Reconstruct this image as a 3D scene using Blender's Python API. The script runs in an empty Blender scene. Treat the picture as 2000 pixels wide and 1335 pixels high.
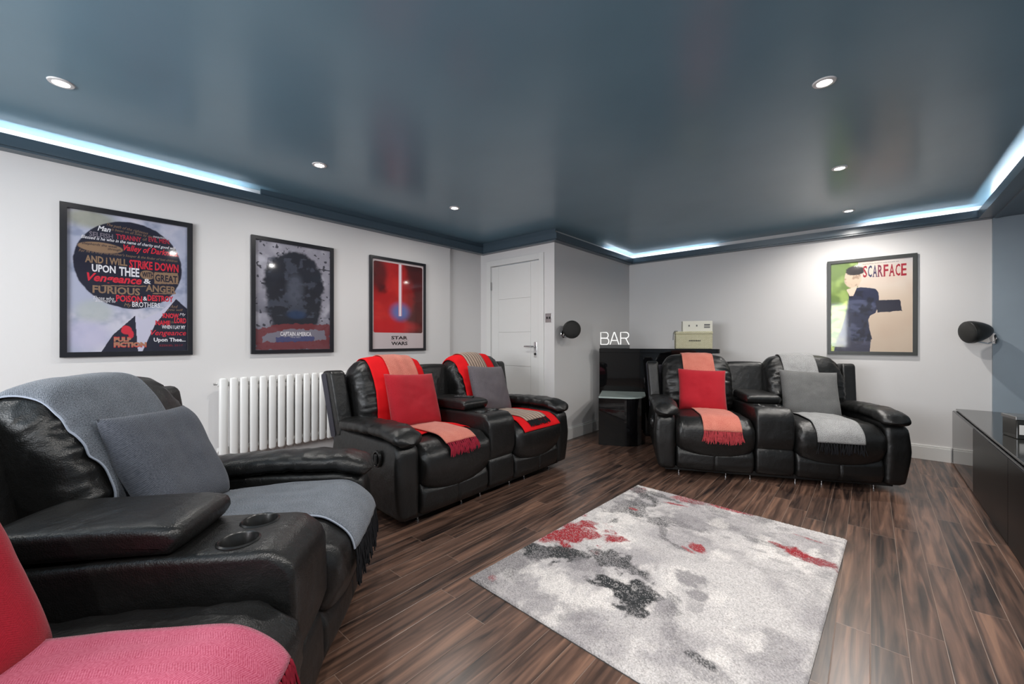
import bpy, bmesh, math, random
import numpy as np
from math import pi, sin, cos, sqrt, atan2, radians
from mathutils import Vector, Matrix, noise
from mathutils.bvhtree import BVHTree

S = bpy.context.scene
COL = S.collection
random.seed(7)

# ------------------------------------------------------------------ camera, world, exposure
CAMH = 1.12
YAW = radians(41.207)
cd = bpy.data.cameras.new('camera')
cd.sensor_width = 36.0
cd.lens = 799.4 / 2000 * 36
cd.shift_y = -3.5 / 2000
cd.clip_start = 0.02
cam = bpy.data.objects.new('camera', cd)
COL.objects.link(cam)
cam.location = (0, 0, CAMH)
cam.rotation_euler = (pi / 2, 0, YAW)
S.camera = cam

W = bpy.data.worlds.new('World')
S.world = W
W.use_nodes = True
W.node_tree.nodes['Background'].inputs[0].default_value = (0.75, 0.86, 1.0, 1)
W.node_tree.nodes['Background'].inputs[1].default_value = 1.0
S.view_settings.view_transform = 'Standard'
S.view_settings.look = 'None'
S.view_settings.gamma = 1
S.view_settings.use_curve_mapping = False
S.view_settings.exposure = -0.76
S.cycles.use_denoising = True
S.cycles.max_bounces = 8
S.cycles.sample_clamp_indirect = 6
S.cycles.caustics_reflective = False
S.cycles.caustics_refractive = False

LAMP_W = 22.0
DAY_W = 232.0
COVE = 150.0

# room numbers
XL, YD, XP, YB, XR, YF = -3.66, 3.63, -2.57, 5.46, 1.35, -2.3
ZC, ZCOR = 2.31, 2.18

# daylight through the window in the wall behind the camera
ld = bpy.data.lights.new('daylight', 'AREA')
ld.shape = 'RECTANGLE'; ld.size = 2.2; ld.size_y = 1.15
ld.energy = DAY_W; ld.color = (0.95, 0.97, 1.0)
lo = bpy.data.objects.new('daylight', ld); COL.objects.link(lo)
lo.location = (-1.5, YF - 0.02, 1.5)
lo.rotation_euler = (-pi / 2, 0, pi)
lo.rotation_euler = (pi / 2, 0, 0)
# area lights shine along local -Z; this turn sends it along +Y into the room

# ------------------------------------------------------------------ helpers
class MB:
    def __init__(s):
        s.v = []; s.f = []; s.m = []; s.c = None; s.uv = None
    def add(s, vs, fs, m=0):
        o = len(s.v)
        s.v += [tuple(p) for p in vs]
        for q in fs:
            s.f.append([i + o for i in q]); s.m.append(m)
    def box(s, x0, x1, y0, y1, z0, z1, m=0):
        s.add([(x0, y0, z0), (x1, y0, z0), (x1, y1, z0), (x0, y1, z0), (x0, y0, z1), (x1, y0, z1), (x1, y1, z1), (x0, y1, z1)],
              [(0, 3, 2, 1), (4, 5, 6, 7), (0, 1, 5, 4), (1, 2, 6, 5), (2, 3, 7, 6), (3, 0, 4, 7)], m)
    def loft(s, rings, m=0, cap=True, closed=True):
        n = len(rings[0]); o = []
        vs = [p for r in rings for p in r]; fs = []
        for i in range(len(rings) - 1):
            for j in range(n if closed else n - 1):
                k = (j + 1) % n
                fs.append((i * n + j, i * n + k, (i + 1) * n + k, (i + 1) * n + j))
        if cap:
            for i, rev in ((0, True), (len(rings) - 1, False)):
                c = [sum(p[a] for p in rings[i]) / n for a in range(3)]
                vs.append(tuple(c)); ci = len(vs) - 1
                for j in range(n):
                    k = (j + 1) % n
                    fs.append((ci, i * n + k, i * n + j) if rev else (ci, i * n + j, i * n + k))
        s.add(vs, fs, m)
    def tube(s, pts, r, n=8, m=0):
        pts = [Vector(p) for p in pts]; rings = []
        rr = r if isinstance(r, (list, tuple)) else [r] * len(pts)
        up = None
        for i, p in enumerate(pts):
            d = (pts[min(i + 1, len(pts) - 1)] - pts[max(i - 1, 0)]).normalized()
            if up is None:
                up = Vector((0, 0, 1)) if abs(d.z) < .9 else Vector((1, 0, 0))
            a = d.cross(up).normalized(); b = a.cross(d).normalized(); up = b
            rings.append([tuple(p + (a * cos(2 * pi * k / n) + b * sin(2 * pi * k / n)) * rr[i]) for k in range(n)])
        s.loft(rings, m)
    def lathe(s, prof, M=Matrix(), n=32, m=0, cap=True):          # prof: (radius, height)
        rings = [[tuple(M @ Vector((r * cos(2 * pi * k / n), r * sin(2 * pi * k / n), z))) for k in range(n)] for r, z in prof]
        s.loft(rings, m, cap)
    def prism(s, poly, z0, z1, m=0):
        n = len(poly)
        s.add([(x, y, z0) for x, y in poly] + [(x, y, z1) for x, y in poly],
              [tuple(range(n - 1, -1, -1)), tuple(range(n, 2 * n))] + [(i, (i + 1) % n, n + (i + 1) % n, n + i) for i in range(n)], m)
    def build(s, name, mats, parent=None, bevel=0, smooth=False, seg=2, sharp=40):
        me = bpy.data.meshes.new(name)
        me.from_pydata(s.v, [], s.f)
        mats = mats if isinstance(mats, (list, tuple)) else [mats]
        for q in mats: me.materials.append(q)
        me.polygons.foreach_set('material_index', s.m)
        if s.uv is not None:
            ul = me.uv_layers.new(name='UVMap')
            li = np.zeros(len(me.loops), dtype=np.int32); me.loops.foreach_get('vertex_index', li)
            ul.data.foreach_set('uv', np.array(s.uv, dtype=np.float32)[li].ravel())
        if s.c is not None:
            ca = me.color_attributes.new('Col', 'FLOAT_COLOR', 'POINT')
            ca.data.foreach_set('color', np.array(s.c, dtype=np.float32).ravel())
        bm = bmesh.new(); bm.from_mesh(me)
        if s.uv is None and s.c is None:
            bmesh.ops.recalc_face_normals(bm, faces=bm.faces)
        if bevel:
            es = [e for e in bm.edges if len(e.link_faces) == 2 and e.calc_face_angle(0) > radians(30)]
            bmesh.ops.bevel(bm, geom=es, offset=bevel, segments=seg, affect='EDGES', profile=0.5)
        bm.to_mesh(me); bm.free()
        if smooth:
            me.polygons.foreach_set('use_smooth', [True] * len(me.polygons))
            if sharp: me.set_sharp_from_angle(angle=radians(sharp))
        me.update()
        o = bpy.data.objects.new(name, me)
        COL.objects.link(o)
        if parent: o.parent = parent
        return o

def thing(name, label, cat, loc=(0, 0, 0), rz=0, group=None):
    o = bpy.data.objects.new(name, None); COL.objects.link(o)
    o.location = loc; o.rotation_euler = (0, 0, rz); o.empty_display_size = .1
    return tag(o, label, cat, group)
def tag(o, label, cat, group=None):
    o['label'] = label; o['category'] = cat
    if group: o['group'] = group
    return o
def struct(o):
    o['kind'] = 'structure'; return o
def copy_tree(o, parent=None):
    c = o.copy(); COL.objects.link(c); c.parent = parent
    for ch in list(o.children): copy_tree(ch, c)
    return c
def lin(c):
    return tuple(((x / 255) / 12.92 if x / 255 <= .04045 else ((x / 255 + .055) / 1.055) ** 2.4) for x in c)
def ramp01(x, a, b):
    t = np.clip((x - a) / (b - a), 0, 1); return t * t * (3 - 2 * t)

# ------------------------------------------------------------------ materials
def mat(name, base, rough=.5, metal=0, spec=.5, coat=0, coat_rough=.05, emit=None, es=0, bump=None, vary=0, vscale=6):
    m = bpy.data.materials.new(name); m.use_nodes = True
    nt = m.node_tree; b = nt.nodes['Principled BSDF']
    b.inputs['Base Color'].default_value = (*base, 1)
    b.inputs['Roughness'].default_value = rough; b.inputs['Metallic'].default_value = metal
    b.inputs['Specular IOR Level'].default_value = spec
    b.inputs['Coat Weight'].default_value = coat; b.inputs['Coat Roughness'].default_value = coat_rough
    if emit: b.inputs['Emission Color'].default_value = (*emit, 1); b.inputs['Emission Strength'].default_value = es
    tc = nt.nodes.new('ShaderNodeTexCoord')
    if vary:
        n = nt.nodes.new('ShaderNodeTexNoise'); n.inputs['Scale'].default_value = vscale; n.inputs['Detail'].default_value = 4
        nt.links.new(tc.outputs['Object'], n.inputs['Vector'])
        r = nt.nodes.new('ShaderNodeMapRange'); r.inputs['To Min'].default_value = 1 - vary; r.inputs['To Max'].default_value = 1 + vary
        nt.links.new(n.outputs['Fac'], r.inputs['Value'])
        h = nt.nodes.new('ShaderNodeHueSaturation'); h.inputs['Color'].default_value = (*base, 1)
        nt.links.new(r.outputs[0], h.inputs['Value']); nt.links.new(h.outputs[0], b.inputs['Base Color'])
    if bump:
        prev = None
        for sc, st, kind in bump:
            if kind == 'v':
                n = nt.nodes.new('ShaderNodeTexVoronoi'); out = n.outputs['Distance']
            else:
                n = nt.nodes.new('ShaderNodeTexNoise'); n.inputs['Detail'].default_value = 3; out = n.outputs['Fac']
            n.inputs['Scale'].default_value = sc
            nt.links.new(tc.outputs['Object'], n.inputs['Vector'])
            bp = nt.nodes.new('ShaderNodeBump'); bp.inputs['Strength'].default_value = st; bp.inputs['Distance'].default_value = .01
            nt.links.new(out, bp.inputs['Height'])
            if prev: nt.links.new(prev.outputs[0], bp.inputs['Normal'])
            prev = bp
        nt.links.new(prev.outputs[0], b.inputs['Normal'])
    return m

M_WALL = mat('white_emulsion', (.72, .705, .70), .75, spec=.3, vary=.02, vscale=1.5, bump=[(120, .03, 'n')])
M_BLUE = mat('slate_blue_emulsion', (.27, .325, .375), .55, spec=.4, vary=.08, vscale=5)
M_CEIL = mat('slate_blue_satin', (.150, .255, .325), .24, spec=.45, vary=.10, vscale=2, bump=[(3, .035, 'n'), (40, .012, 'n')])
M_TRIM = mat('slate_blue_gloss', (.062, .092, .118), .3, spec=.5)
M_WHITE = mat('white_gloss_paint', (.76, .755, .74), .3)
M_RAD = mat('white_radiator_enamel', (.82, .815, .80), .25)
M_LEATHER = mat('black_leather', (.0085, .0085, .0085), .36, spec=.5, bump=[(260, .10, 'v'), (9, .5, 'n'), (34, .22, 'n')], vary=.15)
M_FABRICBACK = mat('dark_backing_cloth', (.045, .043, .058), .8)
M_BLACKPL = mat('black_plastic', (.012, .012, .012), .3)
M_BLACKM = mat('black_rail', (.008, .008, .008), .5)
M_CHROME = mat('chrome', (.75, .75, .76), .12, metal=1)
M_GLOSSB = mat('black_gloss_lacquer', (.004, .004, .0045), .03, spec=.38)
M_DARKREFL = mat('black_lacquer_dark_reflection', (.003, .003, .003), .3, spec=.06)
M_TVTOP = mat('smoked_glass_top', (.022, .022, .02), .12, spec=.6)
M_FRAME = mat('black_frame', (.010, .010, .014), .35)
M_FRAMEG = mat('charcoal_frame', (.028, .030, .027), .35)
M_PALEGL = mat('pale_glass', (.40, .47, .45), .15)
M_SPK = mat('black_speaker_shell', (.012, .012, .011), .4)
M_GRILLE = mat('black_speaker_grille', (.014, .014, .013), .6, bump=[(700, .4, 'v')])
M_CARD = mat('cream_box_card', (.72, .71, .62), .5)
M_INK = mat('grey_ink', (.12, .12, .12), .6)
M_SIGN = mat('white_sign_tube', (.85, .85, .82), .35, emit=(1, 1, .97), es=1.0)
M_SIGNB = mat('dark_grey_sign_base', (.05, .05, .048), .4)
M_LENS = mat('lit_lamp_lens', (1, 1, 1), .4, emit=(1, .97, .93), es=40)
M_RING = mat('white_lamp_ring', (.7, .7, .7), .25)
M_LED = mat('led_tape', (1, 1, 1), .5, emit=(.86, .93, 1.0), es=COVE)
M_STEEL = mat('brushed_steel', (.45, .45, .45), .35, metal=1)
M_SMOKE = mat('dark_box_glass', (.03, .03, .028), .1)
M_LABEL = mat('white_paper_label', (.75, .74, .72), .6)

def glass_pane():
    m = bpy.data.materials.new('picture_glass'); m.use_nodes = True; nt = m.node_tree; nt.nodes.clear()
    o = nt.nodes.new('ShaderNodeOutputMaterial'); t = nt.nodes.new('ShaderNodeBsdfTransparent'); g = nt.nodes.new('ShaderNodeBsdfGlossy')
    g.inputs['Roughness'].default_value = .05
    lw = nt.nodes.new('ShaderNodeLayerWeight'); lw.inputs['Blend'].default_value = .5; x = nt.nodes.new('ShaderNodeMixShader')
    pw = nt.nodes.new('ShaderNodeMath'); pw.operation = 'POWER'; pw.inputs[1].default_value = 5; nt.links.new(lw.outputs['Facing'], pw.inputs[0])
    f = nt.nodes.new('ShaderNodeMath'); f.operation = 'MULTIPLY_ADD'; f.inputs[1].default_value = .94; f.inputs[2].default_value = .045; nt.links.new(pw.outputs[0], f.inputs[0])
    nt.links.new(f.outputs[0], x.inputs[0]); nt.links.new(t.outputs[0], x.inputs[1]); nt.links.new(g.outputs[0], x.inputs[2]); nt.links.new(x.outputs[0], o.inputs[0])
    return m
M_GLASS = glass_pane()

def print_mat(name, rough=.5):
    m = bpy.data.materials.new(name); m.use_nodes = True; nt = m.node_tree; b = nt.nodes['Principled BSDF']
    a = nt.nodes.new('ShaderNodeVertexColor'); a.layer_name = 'Col'
    nt.links.new(a.outputs['Color'], b.inputs['Base Color']); b.inputs['Roughness'].default_value = rough
    b.inputs['Specular IOR Level'].default_value = .3
    return m
M_PRINT = print_mat('printed_poster_paper')

def rug_mat():
    m = print_mat('short_pile_rug', .95); nt = m.node_tree; b = nt.nodes['Principled BSDF']
    b.inputs['Specular IOR Level'].default_value = .1; b.inputs['Sheen Weight'].default_value = .2
    a = [n for n in nt.nodes if n.type == 'VERTEX_COLOR'][0]
    tc = nt.nodes.new('ShaderNodeTexCoord'); n = nt.nodes.new('ShaderNodeTexNoise'); n.inputs['Scale'].default_value = 170; n.inputs['Detail'].default_value = 2
    nt.links.new(tc.outputs['Object'], n.inputs['Vector'])
    r = nt.nodes.new('ShaderNodeMapRange'); r.inputs['From Min'].default_value = .3; r.inputs['From Max'].default_value = .7
    r.inputs['To Min'].default_value = .72; r.inputs['To Max'].default_value = 1.22
    h = nt.nodes.new('ShaderNodeHueSaturation'); nt.links.new(n.outputs['Fac'], r.inputs['Value']); nt.links.new(r.outputs[0], h.inputs['Value'])
    nt.links.new(a.outputs['Color'], h.inputs['Color']); nt.links.new(h.outputs[0], b.inputs['Base Color'])
    bp = nt.nodes.new('ShaderNodeBump'); bp.inputs['Strength'].default_value = .6; bp.inputs['Distance'].default_value = .006
    nt.links.new(n.outputs['Fac'], bp.inputs['Height']); nt.links.new(bp.outputs[0], b.inputs['Normal'])
    return m
M_RUG = rug_mat()

def weave_mat(name, c1, c2, scale=480, band=0.0, rough=.9, mixlow=.25, coords='UV'):
    """two-yarn cloth: fine herringbone from the cloth's own UV (metres)"""
    m = bpy.data.materials.new(name); m.use_nodes = True; nt = m.node_tree; b = nt.nodes['Principled BSDF']
    N = nt.nodes.new; L = nt.links.new
    b.inputs['Roughness'].default_value = rough; b.inputs['Specular IOR Level'].default_value = .15; b.inputs['Sheen Weight'].default_value = .15
    tc = N('ShaderNodeTexCoord'); sp = N('ShaderNodeSeparateXYZ'); L(tc.outputs[coords], sp.inputs[0])
    def mth(op, a, bb=None):
        q = N('ShaderNodeMath'); q.operation = op
        for i, x in enumerate((a, bb)):
            if x is None: continue
            if isinstance(x, (int, float)): q.inputs[i].default_value = x
            else: L(x, q.inputs[i])
        return q.outputs[0]
    zig = mth('PINGPONG', mth('MULTIPLY', sp.outputs[0], 1.0), .022)
    ph = mth('ADD', sp.outputs[1], mth('MULTIPLY', zig, .55))
    w = mth('SINE', mth('MULTIPLY', ph, scale * 2 * pi / 2.2))
    n = N('ShaderNodeTexNoise'); n.inputs['Scale'].default_value = 230; n.inputs['Detail'].default_value = 2; L(tc.outputs[coords], n.inputs['Vector'])
    n2 = N('ShaderNodeTexNoise'); n2.inputs['Scale'].default_value = 14; L(tc.outputs['Object'], n2.inputs['Vector'])
    fac = mth('ADD', mth('MULTIPLY', w, .16), mth('ADD', mth('MULTIPLY', n.outputs['Fac'], .95), mth('MULTIPLY', n2.outputs['Fac'], .25)))
    if band:
        st = mth('SINE', mth('MULTIPLY', sp.outputs[0], 2 * pi / band)); fac = mth('ADD', fac, mth('MULTIPLY', st, .3))
    r = N('ShaderNodeMapRange'); r.inputs['From Min'].default_value = .25; r.inputs['From Max'].default_value = .95; L(fac, r.inputs['Value'])
    mx = N('ShaderNodeMix'); mx.data_type = 'RGBA'; mx.inputs[6].default_value = (*c1, 1); mx.inputs[7].default_value = (*c2, 1)
    L(r.outputs[0], mx.inputs[0]); L(mx.outputs[2], b.inputs['Base Color'])
    bp = N('ShaderNodeBump'); bp.inputs['Strength'].default_value = .22; bp.inputs['Distance'].default_value = .003; L(fac, bp.inputs['Height']); L(bp.outputs[0], b.inputs['Normal'])
    return m
M_CORAL = weave_mat('coral_wool_weave', (.36, .03, .025), (.80, .34, .25))
M_PINK = weave_mat('pink_red_wool_weave', (.34, .03, .075), (.58, .16, .24))
M_GREYW = weave_mat('grey_white_wool_weave', (.035, .035, .036), (.56, .56, .56))
M_SLATEW = weave_mat('slate_wool_weave', (.035, .042, .055), (.27, .295, .335))
M_TANW = weave_mat('tan_black_wool_weave', (.10, .07, .055), (.50, .37, .29), band=.03)
M_REDBL = mat('red_fleece', (.70, .012, .016), .9, spec=.1, vary=.1, vscale=8, bump=[(60, .1, 'n')])
M_REDC = weave_mat('red_cushion_cloth', (.30, .008, .016), (.52, .022, .035), scale=500)
M_CRIMC = weave_mat('crimson_cushion_cloth', (.25, .004, .014), (.38, .010, .026), scale=500)
M_GREYC = weave_mat('grey_cushion_cloth', (.075, .075, .075), (.21, .21, .208), scale=500)
M_SLATEC = weave_mat('slate_cushion_cloth', (.04, .045, .058), (.145, .155, .185), scale=400)
M_MAUVEC = weave_mat('mauve_grey_cushion_cloth', (.06, .055, .07), (.20, .175, .185), scale=500)
M_FRRED = mat('dark_red_tassel_yarn', (.26, .018, .035), .9, spec=.1, vary=.35, vscale=60)
M_FRCOR = mat('red_tassel_yarn', (.42, .055, .065), .9, spec=.1, vary=.4, vscale=60)
M_FRBLK = mat('black_tassel_yarn', (.012, .012, .014), .9, spec=.15, vary=.3, vscale=60)
M_BIND = mat('pale_blue_edge_stitch', (.36, .40, .48), .9)

def floor_mat():
    m = bpy.data.materials.new('dark_walnut_planks'); m.use_nodes = True; nt = m.node_tree; b = nt.nodes['Principled BSDF']
    N = nt.nodes.new; L = nt.links.new
    tc = N('ShaderNodeTexCoord'); sp = N('ShaderNodeSeparateXYZ'); L(tc.outputs['Object'], sp.inputs[0])
    def mth(op, a, bb=None):
        q = N('ShaderNodeMath'); q.operation = op
        for i, x in enumerate((a, bb)):
            if x is None: continue
            if isinstance(x, (int, float)): q.inputs[i].default_value = x
            else: L(x, q.inputs[i])
        return q.outputs[0]
    PW, PL = .104, 1.15
    row = mth('FLOOR', mth('DIVIDE', sp.outputs[0], PW))
    wn = N('ShaderNodeTexWhiteNoise'); wn.noise_dimensions = '1D'; L(row, wn.inputs['W'])
    al = mth('ADD', mth('DIVIDE', sp.outputs[1], PL), mth('MULTIPLY', wn.outputs['Value'], 7.3))
    col = mth('FLOOR', al)
    cb = N('ShaderNodeCombineXYZ'); L(row, cb.inputs[0]); L(col, cb.inputs[1])
    w2 = N('ShaderNodeTexWhiteNoise'); w2.noise_dimensions = '2D'; L(cb.outputs[0], w2.inputs['Vector'])
    fx = mth('FRACT', mth('DIVIDE', sp.outputs[0], PW)); fy = mth('FRACT', al)
    ex = mth('MULTIPLY', mth('SUBTRACT', .5, mth('ABSOLUTE', mth('SUBTRACT', fx, .5))), PW)
    ey = mth('MULTIPLY', mth('SUBTRACT', .5, mth('ABSOLUTE', mth('SUBTRACT', fy, .5))), PL)
    e = mth('MINIMUM', ex, ey)
    seam = mth('LESS_THAN', e, .0011)
    g = N('ShaderNodeCombineXYZ')
    L(mth('ADD', mth('MULTIPLY', sp.outputs[0], 30), mth('MULTIPLY', w2.outputs['Value'], 57)), g.inputs[0])
    L(mth('ADD', mth('MULTIPLY', sp.outputs[1], 2.0), mth('MULTIPLY', w2.outputs['Value'], 31)), g.inputs[1])
    n = N('ShaderNodeTexNoise'); n.inputs['Scale'].default_value = 1; n.inputs['Detail'].default_value = 5; n.inputs['Distortion'].default_value = .9; L(g.outputs[0], n.inputs['Vector'])
    v = mth('ADD', n.outputs['Fac'], mth('MULTIPLY', mth('SUBTRACT', w2.outputs['Value'], .5), .16))
    cr = N('ShaderNodeValToRGB'); L(v, cr.inputs[0]); k = cr.color_ramp
    k.elements[0].position = .30; k.elements[0].color = (.017, .011, .010, 1)
    k.elements[1].position = .76; k.elements[1].color = (.27, .148, .098, 1)
    q = k.elements.new(.48); q.color = (.090, .051, .037, 1)
    q = k.elements.new(.60); q.color = (.150, .083, .059, 1)
    mx = N('ShaderNodeMix'); mx.data_type = 'RGBA'; L(seam, mx.inputs[0]); L(cr.outputs[0], mx.inputs[6]); mx.inputs[7].default_value = (.24, .17, .135, 1)  # seam lines paler than the wood: bevel highlights put into the colour
    L(mx.outputs[2], b.inputs['Base Color'])
    b.inputs['Roughness'].default_value = .31; b.inputs['Specular IOR Level'].default_value = .75
    bp = N('ShaderNodeBump'); bp.inputs['Strength'].default_value = .25; bp.inputs['Distance'].default_value = .002
    L(mth('ADD', mth('MULTIPLY', mth('MINIMUM', e, .002), 400), mth('MULTIPLY', n.outputs['Fac'], .12)), bp.inputs['Height']); L(bp.outputs[0], b.inputs['Normal'])
    return m
M_FLOOR = floor_mat()

def wicker_mat():
    m = mat('cream_wicker', (.66, .63, .44), .6); nt = m.node_tree; b = nt.nodes['Principled BSDF']
    tc = nt.nodes.new('ShaderNodeTexCoord'); w = nt.nodes.new('ShaderNodeTexBrick')
    mp = nt.nodes.new('ShaderNodeMapping'); mp.inputs['Rotation'].default_value = (pi / 2, 0, 0)
    nt.links.new(tc.outputs['Object'], mp.inputs[0]); nt.links.new(mp.outputs[0], w.inputs['Vector'])
    w.inputs['Scale'].default_value = 1; w.inputs['Brick Width'].default_value = .02; w.inputs['Row Height'].default_value = .010
    w.inputs['Mortar Size'].default_value = .0014; w.inputs['Color1'].default_value = (.70, .67, .48, 1); w.inputs['Color2'].default_value = (.62, .59, .40, 1); w.inputs['Mortar'].default_value = (.42, .39, .24, 1)
    nt.links.new(w.outputs['Color'], b.inputs['Base Color'])
    bp = nt.nodes.new('ShaderNodeBump'); bp.inputs['Distance'].default_value = .003; nt.links.new(w.outputs['Fac'], bp.inputs['Height']); bp.invert = True
    nt.links.new(bp.outputs[0], b.inputs['Normal'])
    return m
M_WICKER = wicker_mat()

# ------------------------------------------------------------------ room shell
def quad(name, pts, m, th, nrm):
    """a wall slab: the four seen corners, thickened away from the room"""
    b = MB(); n = Vector(nrm) * th
    p = [Vector(q) for q in pts]; r = [q - n for q in p]
    b.add([tuple(q) for q in p + r], [(0, 1, 2, 3), (7, 6, 5, 4), (0, 4, 5, 1), (1, 5, 6, 2), (2, 6, 7, 3), (3, 7, 4, 0)])
    return struct(b.build(name, m))
T = .1
b = MB(); b.box(XL - .2, XR + T, YF - T, YB + T, -T, 0); struct(b.build('floor', M_FLOOR))
b = MB(); b.box(XL - .2, XR + T, YF - T, YB + T, ZC, ZC + T); struct(b.build('ceiling', M_CEIL))
YS, XS = 3.09, -3.70
b = MB()
b.prism([(XL, YF - T), (XL, YS), (XS, YS), (XS, YD), (XS - .12, YD), (XS - .12, YF - T)], 0, ZC)
struct(b.build('wall_left', M_WALL))
b = MB(); b.box(XS - .12, XP, YD, YD + .12, 2.09, ZC); b.box(XS, -3.585, YD, YD + .12, 0, 2.09); b.box(-2.705, XP, YD, YD + .12, 0, 2.09)
struct(b.build('wall_corner', M_WALL))
b = MB(); b.box(XP - .1, XP, YD + .12, YB, 0, ZC); struct(b.build('wall_return', M_WALL))
b = MB(); b.box(XP - .1, .80, YB, YB + .12, 0, ZC); struct(b.build('wall_back', M_WALL))
b = MB(); b.box(.80, XR, YB - .035, YB + .12, 0, ZC); struct(b.build('wall_back_blue', M_BLUE))
b = MB(); b.box(XR, XR + T, YF - T, YB + .12, 0, ZC); struct(b.build('wall_right', M_BLUE))
b = MB(); WX0, WX1, WZ0, WZ1 = -2.6, -.4, .92, 2.07
b.box(XL, WX0, YF - T, YF, 0, ZC); b.box(WX1, XR, YF - T, YF, 0, ZC); b.box(WX0, WX1, YF - T, YF, 0, WZ0); b.box(WX0, WX1, YF - T, YF, WZ1, ZC)
struct(b.build('wall_front', M_WALL))
b = MB()
for x0, x1, z0, z1 in ((WX0, WX1, WZ0, WZ0 + .05), (WX0, WX1, WZ1 - .05, WZ1), (WX0, WX0 + .05, WZ0 + .05, WZ1 - .05), (WX1 - .05, WX1, WZ0 + .05, WZ1 - .05), (-1.53, -1.47, WZ0 + .05, WZ1 - .05)):
    b.box(x0, x1, YF - .0, YF + .03, z0, z1)
struct(b.build('window_1', M_WHITE))

# cove cornice: a board under an open trough, with a lip
CP, CL = .09, .018           # projection and lip thickness
ZL = ZCOR + .075
def cornice(name, a, c, n, e0=0, e1=0, back=0):
    """a, c: ends on the wall line; n: direction into the room; e0/e1 lengthen the outer side for mitres"""
    a = Vector((*a, 0)); c = Vector((*c, 0)); n = Vector((*n, 0)); d = (c - a).normalized()
    prof = [(0, ZCOR), (CP - .018, ZCOR), (CP - .018, ZCOR + .012), (CP, ZCOR + .012), (CP, ZL), (CP - CL, ZL), (CP - CL, ZCOR + .03), (0, ZCOR + .03)]
    b = MB()
    r0 = [tuple(a + n * p - d * (e0 * p) + Vector((0, 0, z))) for p, z in prof]
    r1 = [tuple(c + n * p + d * (e1 * p) + Vector((0, 0, z))) for p, z in prof]
    n_ = len(prof)
    b.add(r0 + r1, [tuple(range(n_)), tuple(range(2 * n_ - 1, n_ - 1, -1))] + [(i, n_ + i, n_ + (i + 1) % n_, (i + 1) % n_) for i in range(n_)])
    if back:
        p0 = CP - CL - .02; p1 = p0 - .015
        q = []
        for E, sg, ex in ((a, -1, e0), (c, 1, e1)):
            for p, z in ((p0, ZCOR + .03), (p0, ZC), (p1, ZC), (p1, ZCOR + .03)):
                q.append(tuple(E + n * p + d * (sg * ex * p) + Vector((0, 0, z))))
        b.add(q, [(0, 1, 2, 3), (7, 6, 5, 4)] + [(i, 4 + i, 4 + (i + 1) % 4, (i + 1) % 4) for i in range(4)])
    return struct(b.build(name, M_TRIM))
YG = 1.12
cornice('trim_1', (XL, YF), (XL, YG), (1, 0))
cornice('trim_2', (XL, YG), (XL, YD), (1, 0), 0, -1, back=1)
cornice('trim_3', (XL, YD), (XP, YD), (0, -1), -1, 1, back=1)
cornice('trim_4', (XP, YD), (XP, YB), (1, 0), 1, -1)
cornice('trim_5', (XP, YB), (.80, YB), (0, -1), -1, 0)
# deep soffit over the screen wall on the right, its own cove lip on the room side
b = MB()
b.box(.71, XR, YF, YB - .09, ZCOR, ZCOR + .03); b.box(.71, .728, YF, YB - .09, ZCOR + .03, ZL); b.box(.80, XR, YB - .09, YB - .035, ZCOR, ZCOR + .03)
b.box(.80, .83, YF, YB - .09, ZCOR - .012, ZCOR)
struct(b.build('trim_6', M_TRIM))
def led(loc0, loc1, label):
    b = MB(); a = Vector(loc0); c = Vector(loc1)
    d = (c - a).normalized(); s = Vector((d.y, -d.x, 0)) * .005
    b.add([tuple(p + q + Vector((0, 0, z))) for z in (0, .004) for p, q in ((a, s), (c, s), (c, -s), (a, -s))], [(0, 3, 2, 1), (4, 5, 6, 7), (0, 1, 5, 4), (1, 2, 6, 5), (2, 3, 7, 6), (3, 0, 4, 7)])
    return tag(b.build('led_strip', M_LED), label, 'led strip', 'cove lighting strips')
zt = ZCOR + .031
led((XL + .03, YF + .1, zt), (XL + .03, 1.02, zt), 'cove light strip above the cornice of the left poster wall')
led((XP + .03, 4.75, zt), (XP + .03, YB - .04, zt), 'short cove light strip above the bar on the wall with the speaker')
led((XP + .04, YB - .03, zt), (-1.45, YB - .03, zt), 'cove light strip glowing on the back wall above the bar')
led((-.05, YB - .03, zt), (.70, YB - .03, zt), 'cove light strip glowing on the back wall above the gunman coloured poster'.replace('gunman coloured', 'red titled'))
led((.79, YF + .1, zt), (.79, YB - .12, zt), 'cove light strip glowing along the right hand soffit')

def baseb(name, x0, x1, y0, y1, face):
    b = MB(); b.box(x0, x1, y0, y1, 0, .12)
    if face == 'y': b.box(x0, x1, y0 + .006, y1, .12, .135)
    else: b.box(x0, x1 - .006, y0, y1, .12, .135)
    return struct(b.build(name, M_WHITE, bevel=.002))
baseb('baseboard_back', XP, .555, YB - .018, YB, 'y')
baseb('baseboard_return', XP, XP + .018, YD, YB - .018, 'x')
baseb('baseboard_left', XL, XL + .018, YF, YS, 'x')
baseb('baseboard_alcove', XS, XS + .018, YS, YD, 'x')

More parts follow.
